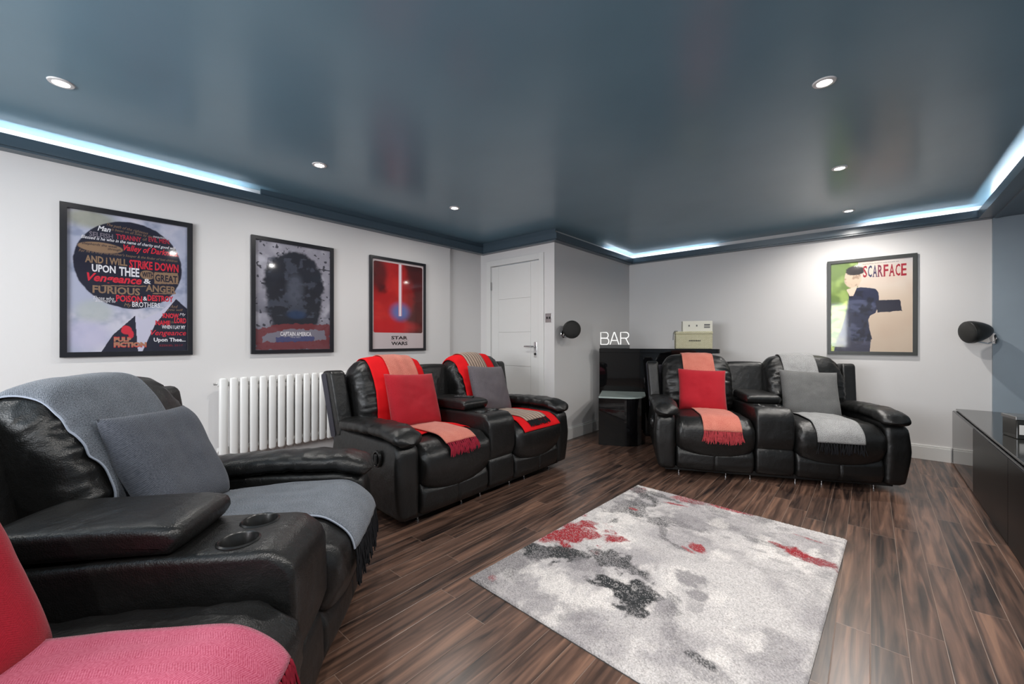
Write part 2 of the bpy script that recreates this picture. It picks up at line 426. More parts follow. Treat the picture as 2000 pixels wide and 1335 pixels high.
# door with its architrave
dr = struct(thing('door_1', 'x', 'door', (0, YD, 0))); del dr['label']; del dr['category']
b = MB()
b.box(-3.585, -3.52, -.018, 0, 0, 2.09); b.box(-2.77, -2.705, -.018, 0, 0, 2.09); b.box(-3.52, -2.77, -.018, 0, 2.022, 2.09)
b.box(-3.585, -3.52, 0, .12, 0, 2.09); b.box(-2.77, -2.705, 0, .12, 0, 2.09); b.box(-3.52, -2.77, 0, .12, 2.022, 2.09)
b.build('architrave', M_WHITE, dr, bevel=.003)
b = MB(); g = .0016
zs = [0.01, .425, .82, 1.215, 1.61, 2.012]
b.box(-3.516, -2.774, .014, .045, .008, 2.014)
b.box(-3.516, -3.40, .004, .014, .008, 2.014); b.box(-2.90, -2.774, .004, .014, .008, 2.014)
for i in range(5): b.box(-3.40 + g, -2.90 - g, .004, .014, zs[i] + g, zs[i + 1] - g)
b.build('door_leaf', M_WHITE, dr, bevel=.0012)
b = MB(); b.box(-3.524, -3.508, -.006, .004, 1.73, 1.83); b.build('hinge', M_STEEL, dr, bevel=.001)
b = MB(); b.box(-2.848, -2.808, -.004, .004, .93, 1.10)
h = b.build('door_handle', M_CHROME, dr, bevel=.002)
b = MB(); b.tube([(-2.828, -.004, 1.05), (-2.828, -.045, 1.05), (-2.836, -.052, 1.05), (-2.95, -.052, 1.05)], .009, 12); b.build('lever', M_CHROME, h, smooth=True)
b = MB(); b.lathe([(.001, .012), (.012, .012), (.014, 0)], Matrix.Translation((-2.828, -.004, .965)) @ Matrix.Rotation(pi / 2, 4, 'X'), 16); b.build('lock_cylinder', M_BLACKPL, h, smooth=True)

sw = thing('light_switch', 'small steel light switch plate on the wall right of the white door', 'light switch', (-2.645, YD, 1.364))
b = MB(); b.box(-.043, .043, -.006, 0, -.049, .049); b.build('switch_plate', M_STEEL, sw, bevel=.002)
for dx in (-.017, .017):
    b = MB(); b.box(dx - .009, dx + .009, -.011, -.006, -.012, .012); b.build('switch_rocker', M_BLACKPL, sw, bevel=.001)

# ------------------------------------------------------------------ downlights
def downlight_parts(t):
    b = MB(); b.lathe([(.029, -.0035), (.030, -.006), (.043, -.005), (.046, 0), (.029, 0), (.029, -.0035)], Matrix(), 32, cap=False); b.build('trim_ring', M_RING, t, smooth=True)
    b = MB(); b.lathe([(.0005, -.003), (.029, -.003), (.029, -.001), (.0005, -.001)], Matrix(), 32); b.build('lens', M_LENS, t, smooth=True)
spots = [(-2.815, .05, 'white ringed downlight at the top left, nearest the cove light over the largest lettered poster'),
         (-2.815, 1.23, 'middle downlight of the left hand row, above the grey poster'),
         (-2.815, 2.43, 'farthest downlight of the left hand row, nearest the white door'),
         (-.16, 2.37, 'largest, nearest downlight of the right hand row, above the rug'),
         (-.16, 3.62, 'middle downlight of the right hand row'),
         (-.15, 4.87, 'farthest downlight of the right hand row, closest to the back wall poster'),
         (-2.815, -1.2, 'downlight of the left hand row behind the camera'), (-.16, 1.15, 'downlight of the right hand row straight above the near end of the rug'),
         (-.16, -.1, 'downlight of the right hand row above the camera'), (-.16, -1.3, 'downlight of the right hand row nearest the window wall')]
first = None
for x, y, lab in spots:
    if first is None:
        o = first = thing('downlight', lab, 'downlight', (x, y, ZC), 0, 'recessed ceiling downlights'); downlight_parts(o)
    else:
        o = copy_tree(first); o.location = (x, y, ZC); o['label'] = lab
    l = bpy.data.lights.new('downlight_lamp', 'AREA'); l.shape = 'DISK'; l.size = .055; l.energy = LAMP_W * (.30 if x < -1 else 1.06); l.color = (1, .955, .90); l.spread = radians(166)
    q = bpy.data.objects.new('downlight_lamp', l); COL.objects.link(q); q.parent = o; q.location = (0, 0, -.008)

# ------------------------------------------------------------------ leather loveseats
def rpoly(pts, r, seg=5):
    n = len(pts); out = []
    rs = r if isinstance(r, (list, tuple)) else [r] * n
    for i in range(n):
        p = Vector(pts[i]); a = Vector(pts[i - 1]) - p; c = Vector(pts[(i + 1) % n]) - p
        la, lc = a.length, c.length; a.normalize(); c.normalize()
        ang = a.angle(c); k = min(rs[i] / math.tan(ang / 2), la * .48, lc * .48)
        s0 = p + a * k; s1 = p + c * k
        for j in range(seg + 1):
            t = j / seg; out.append(tuple(s0 * (1 - t) ** 2 + p * (2 * t * (1 - t)) + s1 * t * t))
    return out
def resample(pts, n):
    P = np.array(pts + [pts[0]]); d = np.r_[0, np.cumsum(np.linalg.norm(np.diff(P, axis=0), axis=1))]
    t = np.linspace(0, d[-1], n, endpoint=False)
    return np.c_[np.interp(t, d, P[:, 0]), np.interp(t, d, P[:, 1])]
def cushion_mb(prof, x0, x1, r, n=72, nx=18, crown=0, deform=None):
    """closed (y,z) outline carried along x, its ends rounded by r, swelling by crown in the middle"""
    P = resample(prof, n)
    area = 0.5 * np.sum(P[:, 0] * np.roll(P[:, 1], -1) - np.roll(P[:, 0], -1) * P[:, 1])
    if area < 0: P = P[::-1]
    tg = np.roll(P, -1, 0) - np.roll(P, 1, 0); tg /= np.linalg.norm(tg, axis=1)[:, None] + 1e-9
    nr = np.c_[tg[:, 1], -tg[:, 0]]
    for _ in range(4): nr = (np.roll(nr, 1, 0) + nr * 2 + np.roll(nr, -1, 0)) / 4
    cx, w = (x0 + x1) / 2, (x1 - x0) / 2
    sl = []
    K = 6
    for k in range(K): a = pi / 2 * k / K; sl.append((x0 + r * (1 - sin(a + 1e-6)) if 0 else x0 + r * (1 - cos(a)), r * (1 - sin(a))))
    for k in range(nx + 1): sl.append((x0 + r + (x1 - x0 - 2 * r) * k / nx, 0))
    for k in range(K - 1, -1, -1): a = pi / 2 * k / K; sl.append((x1 - r * (1 - cos(a)), r * (1 - sin(a))))
    rings = []
    for x, ins in sl:
        xn = (x - cx) / w
        off = crown * (1 - xn * xn) - ins
        Q = P + nr * off
        rings.append([(x, float(q[0]), float(q[1])) for q in Q])
    if deform: rings = [[deform(*p) for p in rg] for rg in rings]
    b = MB(); b.loft(rings); return b
def nz(x, y, z, s, seed=0): return noise.noise(Vector((x * s + seed, y * s - seed, z * s + seed * 2)))

WS = 1.70
SEATS = ((.130, .715), (.998, 1.575))
CON = (.722, .992)
sofa_meshes = []
BACKS = ('backrest_cushion', 'middle_back', 'back_wing', 'back_panel')
def lpart(b, name, parent, m=None, drape=True, sharp=60):
    o = b.build(name, m or M_LEATHER, parent, smooth=True, sharp=sharp)
    if drape: sofa_meshes.append((o.data, name in BACKS))
    return o

def make_loveseat(label):
    root = thing('reclining_loveseat', label, 'sofa', group='black leather reclining loveseats')
    # arms: bulging upholstered side panels, and the padded rests on top of them
    for sd, x0, x1 in ((-1, .0, .126), (1, 1.579, WS)):
        prof = rpoly([(.0, .045), (-.012, .30), (.0, .48), (.10, .515), (.80, .52), (.82, .06)], [.03, .1, .06, .04, .04, .03], 6)
        def df(x, y, z, sd=sd, xi=(x0 if sd < 0 else x1), xo=(x1 if sd < 0 else x0)):
            k = (x - xo) / (xi - xo)
            return (x + sd * k * (.045 * sin(pi * min(max((z - .03) / .56, 0), 1)) + .004 * nz(x, y, z, 7)), y, z)
        lpart(cushion_mb(prof, x0, x1, .035, nx=8, deform=df), 'arm', root)
        cx = .066 if sd < 0 else WS - .066
        rings = []
        for i in range(33):
            t = i / 32; y = -.030 + .76 * t
            e = min(1, sqrt(max(0, 1 - (1 - min(t / .10, 1)) ** 2)) if t < .10 else 1)
            e = min(e, sqrt(max(0, 1 - ((t - .93) / .07) ** 2)) if t > .93 else 1); e = max(e, .03)
            zc = .540 + .016 * sin(pi * min(t * 1.15, 1)) - .03 * max(0, 1 - t / .25) ** 2 - .006 * t
            hw, hh = .100 * (.78 + .22 * e) * (e ** .5), .052 * e
            R = []
            for k in range(28):
                a = 2 * pi * k / 28; c, s = cos(a), sin(a)
                xx = cx + hw * math.copysign(abs(c) ** .85, c) + sd * .012
                zz = zc + hh * math.copysign(abs(s) ** .8, s) * (1 if s > 0 else .75)
                wob = .0075 * nz(xx * .6, y * 1.3, zz * .6, 24, 3) * (1 + 1.2 * max(0, 1 - t / .35)) + .004 * nz(xx, y, zz, 12, 5)
                gro = -.006 * math.exp(-((t - .47) / .012) ** 2)
                R.append((xx + c * (wob + gro), y, zz + s * (wob + gro)))
            rings.append(R)
        b = MB(); b.loft(rings); lpart(b, 'armrest_pad', root)
    # seats
    for x0, x1 in SEATS:
        cx, w = (x0 + x1) / 2, (x1 - x0) / 2
        prof = rpoly([(.0, .205), (-.045, .30), (-.045, .41), (.05, .475), (.30, .478), (.72, .455), (.72, .24), (.2, .21)], [.02, .08, .08, .10, .2, .04, .03, .05], 7)
        def df(x, y, z, cx=cx, w=w):
            xn = (x - cx) / w
            low = max(0, 1 - (z - .2) / .12) if y < .15 else 0
            wr = .009 * nz(x * 1.4, y * 1.2, z * 1.6, 22, 1) * min(1, max(0, (abs(xn) - .55) / .3)) + .004 * nz(x, y, z, 6, 2)
            return (x, y - wr, z - .034 * (1 - xn * xn) * low + .026 * low * xn * xn + wr)
        lpart(cushion_mb(prof, x0, x1, .045, nx=26, crown=.016, deform=df), 'seat_cushion', root)
        prof = rpoly([(.012, .058), (-.012, .11), (-.008, .19), (.02, .262), (.10, .262), (.10, .058)], [.02, .05, .05, .02, .02, .02], 6)
        def dg(x, y, z, cx=cx, w=w):
            xn = (x - cx) / w; top = max(0, (z - .17) / .09)
            seam = .007 * math.exp(-((x - cx) / .006) ** 2)
            return (x, y + seam + .003 * nz(x * 2, y, z * .6, 24, 9) * top, z - .040 * (1 - xn * xn) * top - .01 * top)
        lpart(cushion_mb(prof, x0 + .004, x1 - .004, .022, nx=48, crown=.012, deform=dg), 'footrest_panel', root)
    # back cushions
    for x0, x1 in ((.085, .712), (.995, 1.622)):
        cx, w = (x0 + x1) / 2, (x1 - x0) / 2
        prof = rpoly([(.62, .46), (.585, .58), (.635, .75), (.70, .875), (.765, .955), (.85, .965), (.915, .92), (.90, .78), (.80, .46)], [.05, .10, .15, .15, .06, .06, .06, .2, .04], 7)
        def df(x, y, z, cx=cx, w=w):
            xn = (x - cx) / w
            up_ = max(0, (z - .77) / .20)
            sc = 1 - .05 * up_ ** 2
            drop = .045 * abs(xn) ** 6 * up_
            ed = min(1, max(0, (abs(xn) - .5) / .35))
            wr = (.019 * nz(x * .5, y * 2.0, z * 2.0, 17, 4) * ed + .006 * nz(x, y, z, 5, 8))
            tuck = .018 * math.exp(-((z - .585) / .03) ** 2)
            return (cx + (x - cx) * sc, y - wr + tuck * (y < .72), z - drop + wr * .4)
        lpart(cushion_mb(prof, x0, x1, .075, n=96, nx=26, crown=.022, deform=df), 'backrest_cushion', root)
    # wings and the plain panel between the back cushions
    bp = rpoly([(.69, .46), (.785, .885), (.81, .905), (.91, .90), (.935, .87), (.84, .42)], [.03, .04, .03, .04, .04, .03], 5)
    bp2 = [(y + .045, z) for y, z in bp]
    def fl(sd):
        return lambda x, y, z: (x + sd * .03 * max(0, (z - .45) / .45), y, z)
    lpart(cushion_mb(bp, -.028, .082, .022, nx=6, deform=fl(-1)), 'back_wing', root)
    lpart(cushion_mb(bp, WS - .082, WS + .028, .022, nx=6, deform=fl(1)), 'back_wing', root)
    lpart(cushion_mb(bp2, .690, 1.017, .02, nx=8, crown=.008), 'middle_back', root)
    b = MB()
    for sd, xs in ((-1, -.028), (1, WS + .028)):
        pp = rpoly([(.762, .445), (.855, .885), (.925, .875), (.832, .435)], .02, 3)
        R = []
        for k in (0, 1):
            R.append([(xs + sd * (.03 * max(0, (z - .45) / .45)) + sd * (.005 if k else -.004), y, z) for y, z in pp])
        b.loft(R)
    pp = [(.80, .10), (.95, .86), (.97, .86), (.86, .10)]
    b.loft([[(x, y, z) for y, z in pp] for x in (.02, WS - .02)])
    b.build('back_panel', M_FABRICBACK, root)
    # console with its lid and two cup holders
    x0, x1 = CON
    prof = rpoly([(.0, .275), (-.018, .33), (-.012, .53), (.05, .578), (.30, .578), (.74, .56), (.74, .20), (.05, .20)], [.012, .06, .06, .05, .05, .03, .03, .03], 7)
    def dc(x, y, z): return (x, y + (.002 * nz(x, y, z, 9, 6)), z)
    con = cushion_mb(prof, x0, x1, .022, nx=10, crown=.003, deform=dc).build('console', M_LEATHER, None, smooth=True)
    cups = [((x0 + x1) / 2 - .061, .155), ((x0 + x1) / 2 + .061, .155)]
    cut = MB()
    for cx, cy in cups: cut.lathe([(.0445, .50), (.0445, .70)], Matrix.Translation((cx, cy, 0)), 32)
    co = cut.build('cutter', M_LEATHER)
    md = con.modifiers.new('hole', 'BOOLEAN'); md.object = co; md.operation = 'DIFFERENCE'; md.solver = 'EXACT'
    dg_ = bpy.context.evaluated_depsgraph_get()
    me = bpy.data.meshes.new_from_object(con.evaluated_get(dg_)); old = con.data
    con.modifiers.clear(); con.data = me; bpy.data.objects.remove(co); bpy.data.meshes.remove(old)
    con.data.polygons.foreach_set('use_smooth', [True] * len(con.data.polygons)); con.data.set_sharp_from_angle(angle=radians(40))
    con.name = 'console'; con.data.name = 'console'; con.parent = root; sofa_meshes.append((con.data, False))
    for cx, cy in cups:
        b = MB(); b.lathe([(.0005, .515), (.043, .515), (.0435, .581), (.0475, .585), (.052, .5815), (.052, .579), (.0444, .579), (.0444, .512), (.0005, .512)], Matrix.Translation((cx, cy, 0)), 40)
        b.build('cup_holder', M_BLACKPL, root, smooth=True, sharp=50)
    prof = rpoly([(.012, .058), (-.008, .10), (-.006, .20), (.006, .262), (.05, .268), (.60, .20), (.60, .06)], [.02, .04, .04, .015, .015, .03, .02], 6)
    lpart(cushion_mb(prof, x0 + .002, x1 - .002, .018, nx=10, crown=.006), 'console_front_panel', root)
    prof = rpoly([(.285, .582), (.262, .615), (.270, .645), (.33, .654), (.70, .650), (.735, .63), (.735, .575)], [.008, .02, .025, .04, .05, .03, .02], 6)
    lpart(cushion_mb(prof, x0 + .004, x1 - .004, .022, nx=10, crown=.006), 'console_lid', root)
    # base rail, glides and the recliner levers
    b = MB(); b.box(.05, WS - .05, .05, .70, .028, .065); b.build('base_rail', M_BLACKM, root, bevel=.004)
    for fx in (.16, .52, .70, 1.02, 1.20, 1.54):
        for fy in (.075, .66):
            b = MB(); b.lathe([(.0005, 0), (.011, 0), (.011, .006), (.005, .008), (.005, .03), (.0005, .03)], Matrix.Translation((fx, fy, 0)), 12); b.build('foot', M_CHROME, root, smooth=True)
    for sd, xs in ((-1, -.043), (1, WS + .043)):
        R = Matrix.Translation((xs, .20, .40)) @ Matrix.Rotation(sd * pi / 2, 4, 'Y')
        b = MB(); b.lathe([(.0005, 0), (.03, 0), (.034, .010), (.040, .008), (.042, -.004)], R @ Matrix.Scale(1.25, 4, (1, 0, 0)), 32)
        lv = b.build('recline_lever', M_BLACKPL, root, smooth=True)
        b = MB(); b.box(min(xs + sd * .004, xs + sd * .017), max(xs + sd * .004, xs + sd * .017), .185, .215, .37, .43); b.build('lever_grip', M_BLACKM, lv, bevel=.005)
    return root

PLACE = {'B': ((-2.05, 1.372, 0), pi / 2), 'C': ((-1.333, 3.404, 0), radians(26)), 'A': ((-.58, -.06, 0), radians(139))}
sofaB = make_loveseat('black leather two-seat recliner with red blankets, standing in front of the white radiator')
RECLINE = {'A': .09, 'B': 0, 'C': 0}        # the nearest sofa is let back a little further
def sofa_bvh(dy):
    V, F = [], []
    for me, isb in sofa_meshes:
        o_ = len(V); sh = Vector((0, dy if isb else 0, 0))
        V += [v.co + sh for v in me.vertices]; F += [[i + o_ for i in p.vertices] for p in me.polygons]
    return BVHTree.FromPolygons(V, F)
BVHS = {'B': sofa_bvh(0), 'A': sofa_bvh(RECLINE['A'])}; BVHS['C'] = BVHS['B']
sofaC = copy_tree(sofaB); sofaC['label'] = 'black leather recliner sofa with one red and one grey cushion, before the black bar'
sofaA = copy_tree(sofaB); sofaA['label'] = 'nearest black leather recliner sofa, cut by the left edge, round cup holders in view'
for k, o in (('A', sofaA), ('B', sofaB), ('C', sofaC)):
    o.location = PLACE[k][0]; o.rotation_euler = (0, 0, PLACE[k][1])
    for ch in o.children:
        if ch.name.split('.')[0] in BACKS: ch.location.y = RECLINE[k]

# ------------------------------------------------------------------ throws, blankets, cushions
def sofa_path(back_lo, end_z, step=.014, y_end=None):
    """stations along the middle of a seat: (ray origin, ray direction) in (y,z), from behind the back over it to the front"""
    out = []
    c = Vector((.78, .72))
    for k in range(400):
        a = radians(back_lo) + k * .03
        if a > radians(193): break
        d = Vector((cos(a), sin(a))); out.append((c + d * .6, -d))
    for z in np.arange(.66, .505, -.014): out.append((Vector((-.1, float(z))), Vector((1, 0))))
    for y in np.arange(.585, .06, -.014): out.append((Vector((float(y), .85)), Vector((0, -1))))
    c2 = Vector((.10, .36))
    for k in range(120):
        a = radians(100) + k * .05
        d = Vector((cos(a), sin(a)))
        if a > radians(200): break
        out.append((c2 + d * .4, -d))
    return out
def drape(name, label, cat, place, xc_back, xc_end, width, m, off=.008, back_lo=38, stop=.33, nx=30, fringe=None, group=None, bind=None, wavy=.006, seed=1, flare=0, skew=0, w_end=None):
    """a strip of cloth laid over one seat by dropping it onto the leather; returns the object"""
    st = sofa_path(back_lo, 0); BVH = BVHS[place]
    we = w_end or width
    rows = []
    for i, (o2, d2) in enumerate(st):
        t = i / (len(st) - 1)
        tt = max(0, min(1, (t - .25) / .6)); tt = tt * tt * (3 - 2 * tt)
        xc = xc_back + (xc_end - xc_back) * tt; w = width + (we - width) * tt
        row = []
        for j in range(nx + 1):
            u = j / nx - .5
            x = xc + u * w
            h = BVH.ray_cast(Vector((x, o2.x, o2.y)), Vector((0, d2.x, d2.y)), 1.2)
            row.append(h[0] if h[0] else None)
        rows.append(row)
    A = np.full((len(rows), nx + 1, 3), np.nan)
    for i, r in enumerate(rows):
        for j, p in enumerate(r):
            if p: A[i, j] = p
    ok = ~np.isnan(A[:, :, 0]).any(axis=1); A = A[ok]
    # cut where it falls below the stop height on the front
    cut = len(A)
    mid = A[:, nx // 2]
    for i in range(len(A) // 2, len(A)):
        if mid[i, 2] < stop and mid[i, 1] < .06: cut = i; break
    A = A[:cut]
    for _ in range(7):
        B = A.copy()
        B[1:-1] = (A[:-2] + A[1:-1] * 2 + A[2:]) / 4
        B[:, 1:-1] = (B[:, :-2] + B[:, 1:-1] * 2 + B[:, 2:]) / 4
        A = B
    # even spacing along the cloth
    d = np.r_[0, np.cumsum(np.linalg.norm(np.diff(A[:, nx // 2], axis=0), axis=1))]
    n = max(12, int(d[-1] / .013)); tq = np.linspace(0, d[-1], n)
    A = np.stack([np.stack([np.interp(tq, d, A[:, j, k]) for k in range(3)], -1) for j in range(nx + 1)], 1)
    # never below the leather, then lift by the cloth's own height and add soft ripples
    P = np.zeros_like(A)
    for i in range(n):
        for j in range(nx + 1):
            p = Vector(A[i, j]); a = Vector(A[min(i + 1, n - 1), j]) - Vector(A[max(i - 1, 0), j]); c = Vector(A[i, min(j + 1, nx)]) - Vector(A[i, max(j - 1, 0)])
            nr = a.cross(c).normalized()
            out = Vector((0, p.y - .74, p.z - .60)) if p.y > .6 else Vector((0, p.y - .30, p.z - .25))
            if nr.dot(out) < 0: nr = -nr
            hit, hn, hi, hd = BVH.find_nearest(p)
            lift = off
            if hit is not None and (p - hit).dot(hn) < 0: lift += (p - hit).length
            rip = wavy * (noise.noise(Vector((tq[i] * 3.0 + seed * 5, (j / nx) * width * 22, seed))) + .5)
            P[i, j] = p + nr * (lift + max(rip, 0))
    for it in range(8):
        if it in (2, 4, 6):
            Q = P.copy(); Q[1:-1] = (P[:-2] + P[1:-1] * 2 + P[2:]) / 4; P = Q.copy()
            P[:, 1:-1] = (Q[:, :-2] + Q[:, 1:-1] * 2 + Q[:, 2:]) / 4
        for i in range(n):
            for j in range(nx + 1):
                p = Vector(P[i, j]); hit, hn, hi, hd = BVH.find_nearest(p)
                if hit is not None and (p - hit).dot(hn) < off * .7: P[i, j] = hit + hn * off
    if skew:
        for i in range(n): P[i, :, 0] += skew * np.sin(tq[i] * 5 + seed)
    b = MB(); uv = []
    top = [tuple(P[i, j]) for i in range(n) for j in range(nx + 1)]
    fs = [(i * (nx + 1) + j, i * (nx + 1) + j + 1, (i + 1) * (nx + 1) + j + 1, (i + 1) * (nx + 1) + j) for i in range(n - 1) for j in range(nx)]
    b.add(top, fs)
    b.uv = [(j / nx * width, tq[i]) for i in range(n) for j in range(nx + 1)]
    loc, rz = PLACE[place]
    o = b.build(name, m, smooth=True, sharp=0)
    sm = o.modifiers.new('thick', 'SOLIDIFY'); sm.thickness = .006; sm.offset = 0
    o.location = loc; o.rotation_euler = (0, 0, rz)
    tag(o, label, cat, group)
    if fringe:
        fm, fl, nt_ = fringe
        rnd = random.Random(seed)
        b = MB()
        for q in range(nt_):
            for s_ in range(4):
                u = min(max((q + .5 + rnd.uniform(-.13, .13)) / nt_, 0), 1) * nx
                j = int(min(u, nx - 1)); fr = u - j
                p = Vector(P[-1, j] * (1 - fr) + P[-1, j + 1] * fr); t0 = (Vector(P[-1, j]) - Vector(P[-4, j])).normalized()
                pts = [p - t0 * .006]; dr = t0.copy(); L = fl * rnd.uniform(.8, 1.12); k = 7
                jx = rnd.uniform(-.30, .30); jy = rnd.uniform(-.10, .02)
                for z in range(k):
                    tgt = Vector((jx, jy, -1)).normalized(); dr = (dr * .62 + tgt * .38).normalized()
                    pn = pts[-1] + dr * (L / k) + Vector((rnd.uniform(-1, 1), rnd.uniform(-1, 1), 0)) * .0015
                    hit, hn, hi, hd = BVH.find_nearest(pn)
                    if hit is not None:
                        dd = (pn - hit).dot(hn)
                        if dd < off + .004: pn = pn + hn * (off + .004 - dd)
                    pts.append(pn)
                b.tube(pts, [.0022, .0040, .0026, .0036, .0028, .0040, .0036, .0024], 5)
        b.build('fringe', fm, o, smooth=True)
    if bind:
        b = MB()
        for j in (0, nx): b.tube([tuple(P[i, j] + np.array((0, 0, .0))) for i in range(n)], .0035, 5)
        b.build('edge_stitching', bind, o, smooth=True)
    return o

drape('fleece_blanket', 'plain red blanket under the pink throw on the seat nearer the radiator', 'blanket', 'B', .42, .45, .45, M_REDBL, off=.008, stop=.40, seed=3, wavy=.008, w_end=.54, group='red blankets')
drape('fleece_blanket', 'plain red blanket under the tan throw on the seat nearer the white door', 'blanket', 'B', 1.25, 1.30, .42, M_REDBL, off=.008, stop=.40, seed=4, wavy=.008, w_end=.47, group='red blankets')
drape('woven_throw', 'pink woven throw with dark red fringe, over a red blanket beside the radiator', 'throw', 'B', .45, .435, .25, M_CORAL, off=.019, stop=.445, seed=5, fringe=(M_FRRED, .10, 16), w_end=.255)
drape('woven_throw', 'tan and black woven throw with black fringe, on the seat nearest the door', 'throw', 'B', 1.25, 1.27, .21, M_TANW, off=.019, stop=.462, seed=6, fringe=(M_FRBLK, .085, 14), w_end=.25)
drape('woven_throw', 'coral woven throw with red fringe, over the left seat before the bar', 'throw', 'C', .41, .47, .28, M_CORAL, stop=.385, seed=7, fringe=(M_FRCOR, .10, 22))
drape('woven_throw', 'light grey woven throw with black fringe, below the back wall poster', 'throw', 'C', 1.27, 1.27, .27, M_GREYW, stop=.345, seed=8, fringe=(M_FRBLK, .085, 16), w_end=.30)
drape('woven_throw', 'blue grey woven throw with black fringe on the nearest sofa', 'throw', 'A', 1.24, 1.33, .38, M_SLATEW, stop=.36, seed=9, fringe=(M_FRBLK, .13, 20), bind=M_BIND)
drape('woven_throw', 'pink herringbone throw filling the bottom left corner of the photo', 'throw', 'A', .38, .375, .40, M_PINK, stop=.40, seed=10, fringe=(M_FRRED, .08, 26))

def pillow_mb(w, h, t, seed=0, n=34):
    b = MB(); V = []; uv = []
    for s_ in (1, -1):
        for i in range(n + 1):
            for j in range(n + 1):
                u, v = i / n * 2 - 1, j / n * 2 - 1
                pin = 1 - .06 * (1 - u * u) * v * v, 1 - .06 * (1 - v * v) * u * u
                x, z = u * w / 2 * (1 - .055 * (1 - v * v) * 0 - .05 * abs(u) * (1 - v * v) * 0), v * h / 2
                x *= 1 - .05 * (1 - abs(v) ** 2) * abs(u) ** 6; z *= 1 - .05 * (1 - abs(u) ** 2) * abs(v) ** 6
                th = t / 2 * ((1 - u ** 4) * (1 - v ** 4)) ** .55
                th *= 1 + .16 * nz(u, v, s_, 1.6, seed); th += .004 * nz(u, v, s_, 5, seed + 3) * (1 - u * u) * (1 - v * v)
                V.append((x, s_ * -th, z)); uv.append((x, z))
    N = (n + 1) ** 2; F = []
    for k, s_ in ((0, 1), (1, -1)):
        for i in range(n):
            for j in range(n):
                q = (k * N + i * (n + 1) + j, k * N + (i + 1) * (n + 1) + j, k * N + (i + 1) * (n + 1) + j + 1, k * N + i * (n + 1) + j + 1)
                F.append(q if s_ > 0 else q[::-1])
    b.add(V, F); b.uv = uv
    return b
def pillow(label, place, x, y, z, m, w=.42, h=.40, t=.13, tilt=-22, roll=0, turn=0, seed=0):
    b = pillow_mb(w, h, t, seed)
    o = b.build('scatter_cushion', m, smooth=True, sharp=0)
    bm = bmesh.new(); bm.from_mesh(o.data); bmesh.ops.remove_doubles(bm, verts=bm.verts, dist=.0004); bm.to_mesh(o.data); bm.free()
    loc, rz = PLACE[place]
    Mx = Matrix.Translation(loc) @ Matrix.Rotation(rz, 4, 'Z') @ Matrix.Translation((x, y, z)) @ Matrix.Rotation(radians(turn), 4, 'Z') @ Matrix.Rotation(radians(tilt), 4, 'X') @ Matrix.Rotation(radians(roll), 4, 'Y')
    o.matrix_world = Mx
    return tag(o, label, 'cushion', 'square scatter cushions')
pillow('red cushion propped on the seat beside the radiator, on a pink throw', 'B', .45, .525, .675, M_REDC, .43, .41, .13, roll=3, seed=1)
pillow('mauve grey cushion propped on the seat nearest the white door', 'B', 1.27, .525, .685, M_MAUVEC, .43, .43, .12, roll=4, seed=2)
pillow('red cushion on the sofa in front of the bar, over a coral throw', 'C', .42, .535, .65, M_REDC, .42, .41, .12, roll=2, seed=3)
pillow('grey cushion on the sofa below the back wall poster', 'C', 1.29, .52, .645, M_GREYC, .45, .43, .13, roll=3, seed=4)
pillow('large blue grey cushion leaning on the nearest sofa', 'A', 1.28, .62, .675, M_SLATEC, .41, .41, .14, tilt=-28, roll=3, seed=5)
pillow('crimson cushion cut off by the left edge of the photo', 'A', .41, .525, .645, M_CRIMC, .42, .42, .15, tilt=-24, seed=6)

rm = thing('remote_control', 'slim black remote control lying on the console lid between the red blankets', 'remote control', (-2.05 - .42, 1.372 + .86, .6585), radians(25))
b = MB(); b.box(-.08, .08, -.022, .022, 0, .014); b.build('remote_body', M_BLACKPL, rm, bevel=.004)
for i in range(5):
    for j in range(2):
        b = MB(); b.lathe([(.0005, .0162), (.004, .0162), (.0045, .013)], Matrix.Translation((-.05 + i * .022, -.008 + j * .016, 0)), 10); b.build('button', M_INK, rm, smooth=True)

# ------------------------------------------------------------------ rug
def vnoise(X, Y, s, seed):
    r = np.random.RandomState(seed); G = r.rand(256, 256)
    x, y = X * s + seed * 3.7, Y * s + seed * 1.3
    xi, yi = np.floor(x).astype(int), np.floor(y).astype(int); fx, fy = x - xi, y - yi
    fx = fx * fx * (3 - 2 * fx); fy = fy * fy * (3 - 2 * fy)
    g = lambda a, c: G[a % 256, c % 256]
    return (g(xi, yi) * (1 - fx) + g(xi + 1, yi) * fx) * (1 - fy) + (g(xi, yi + 1) * (1 - fx) + g(xi + 1, yi + 1) * fx) * fy
def fbm(X, Y, s, seed, o=4):
    t = 0; a = .5; n = 0
    for k in range(o): t = t + a * vnoise(X, Y, s * 2 ** k, seed + k); n += a; a *= .55
    return t / n
def mix(c, col, k):
    k = np.clip(k, 0, 1)[..., None]; return c * (1 - k) + np.array(lin(col)) * k

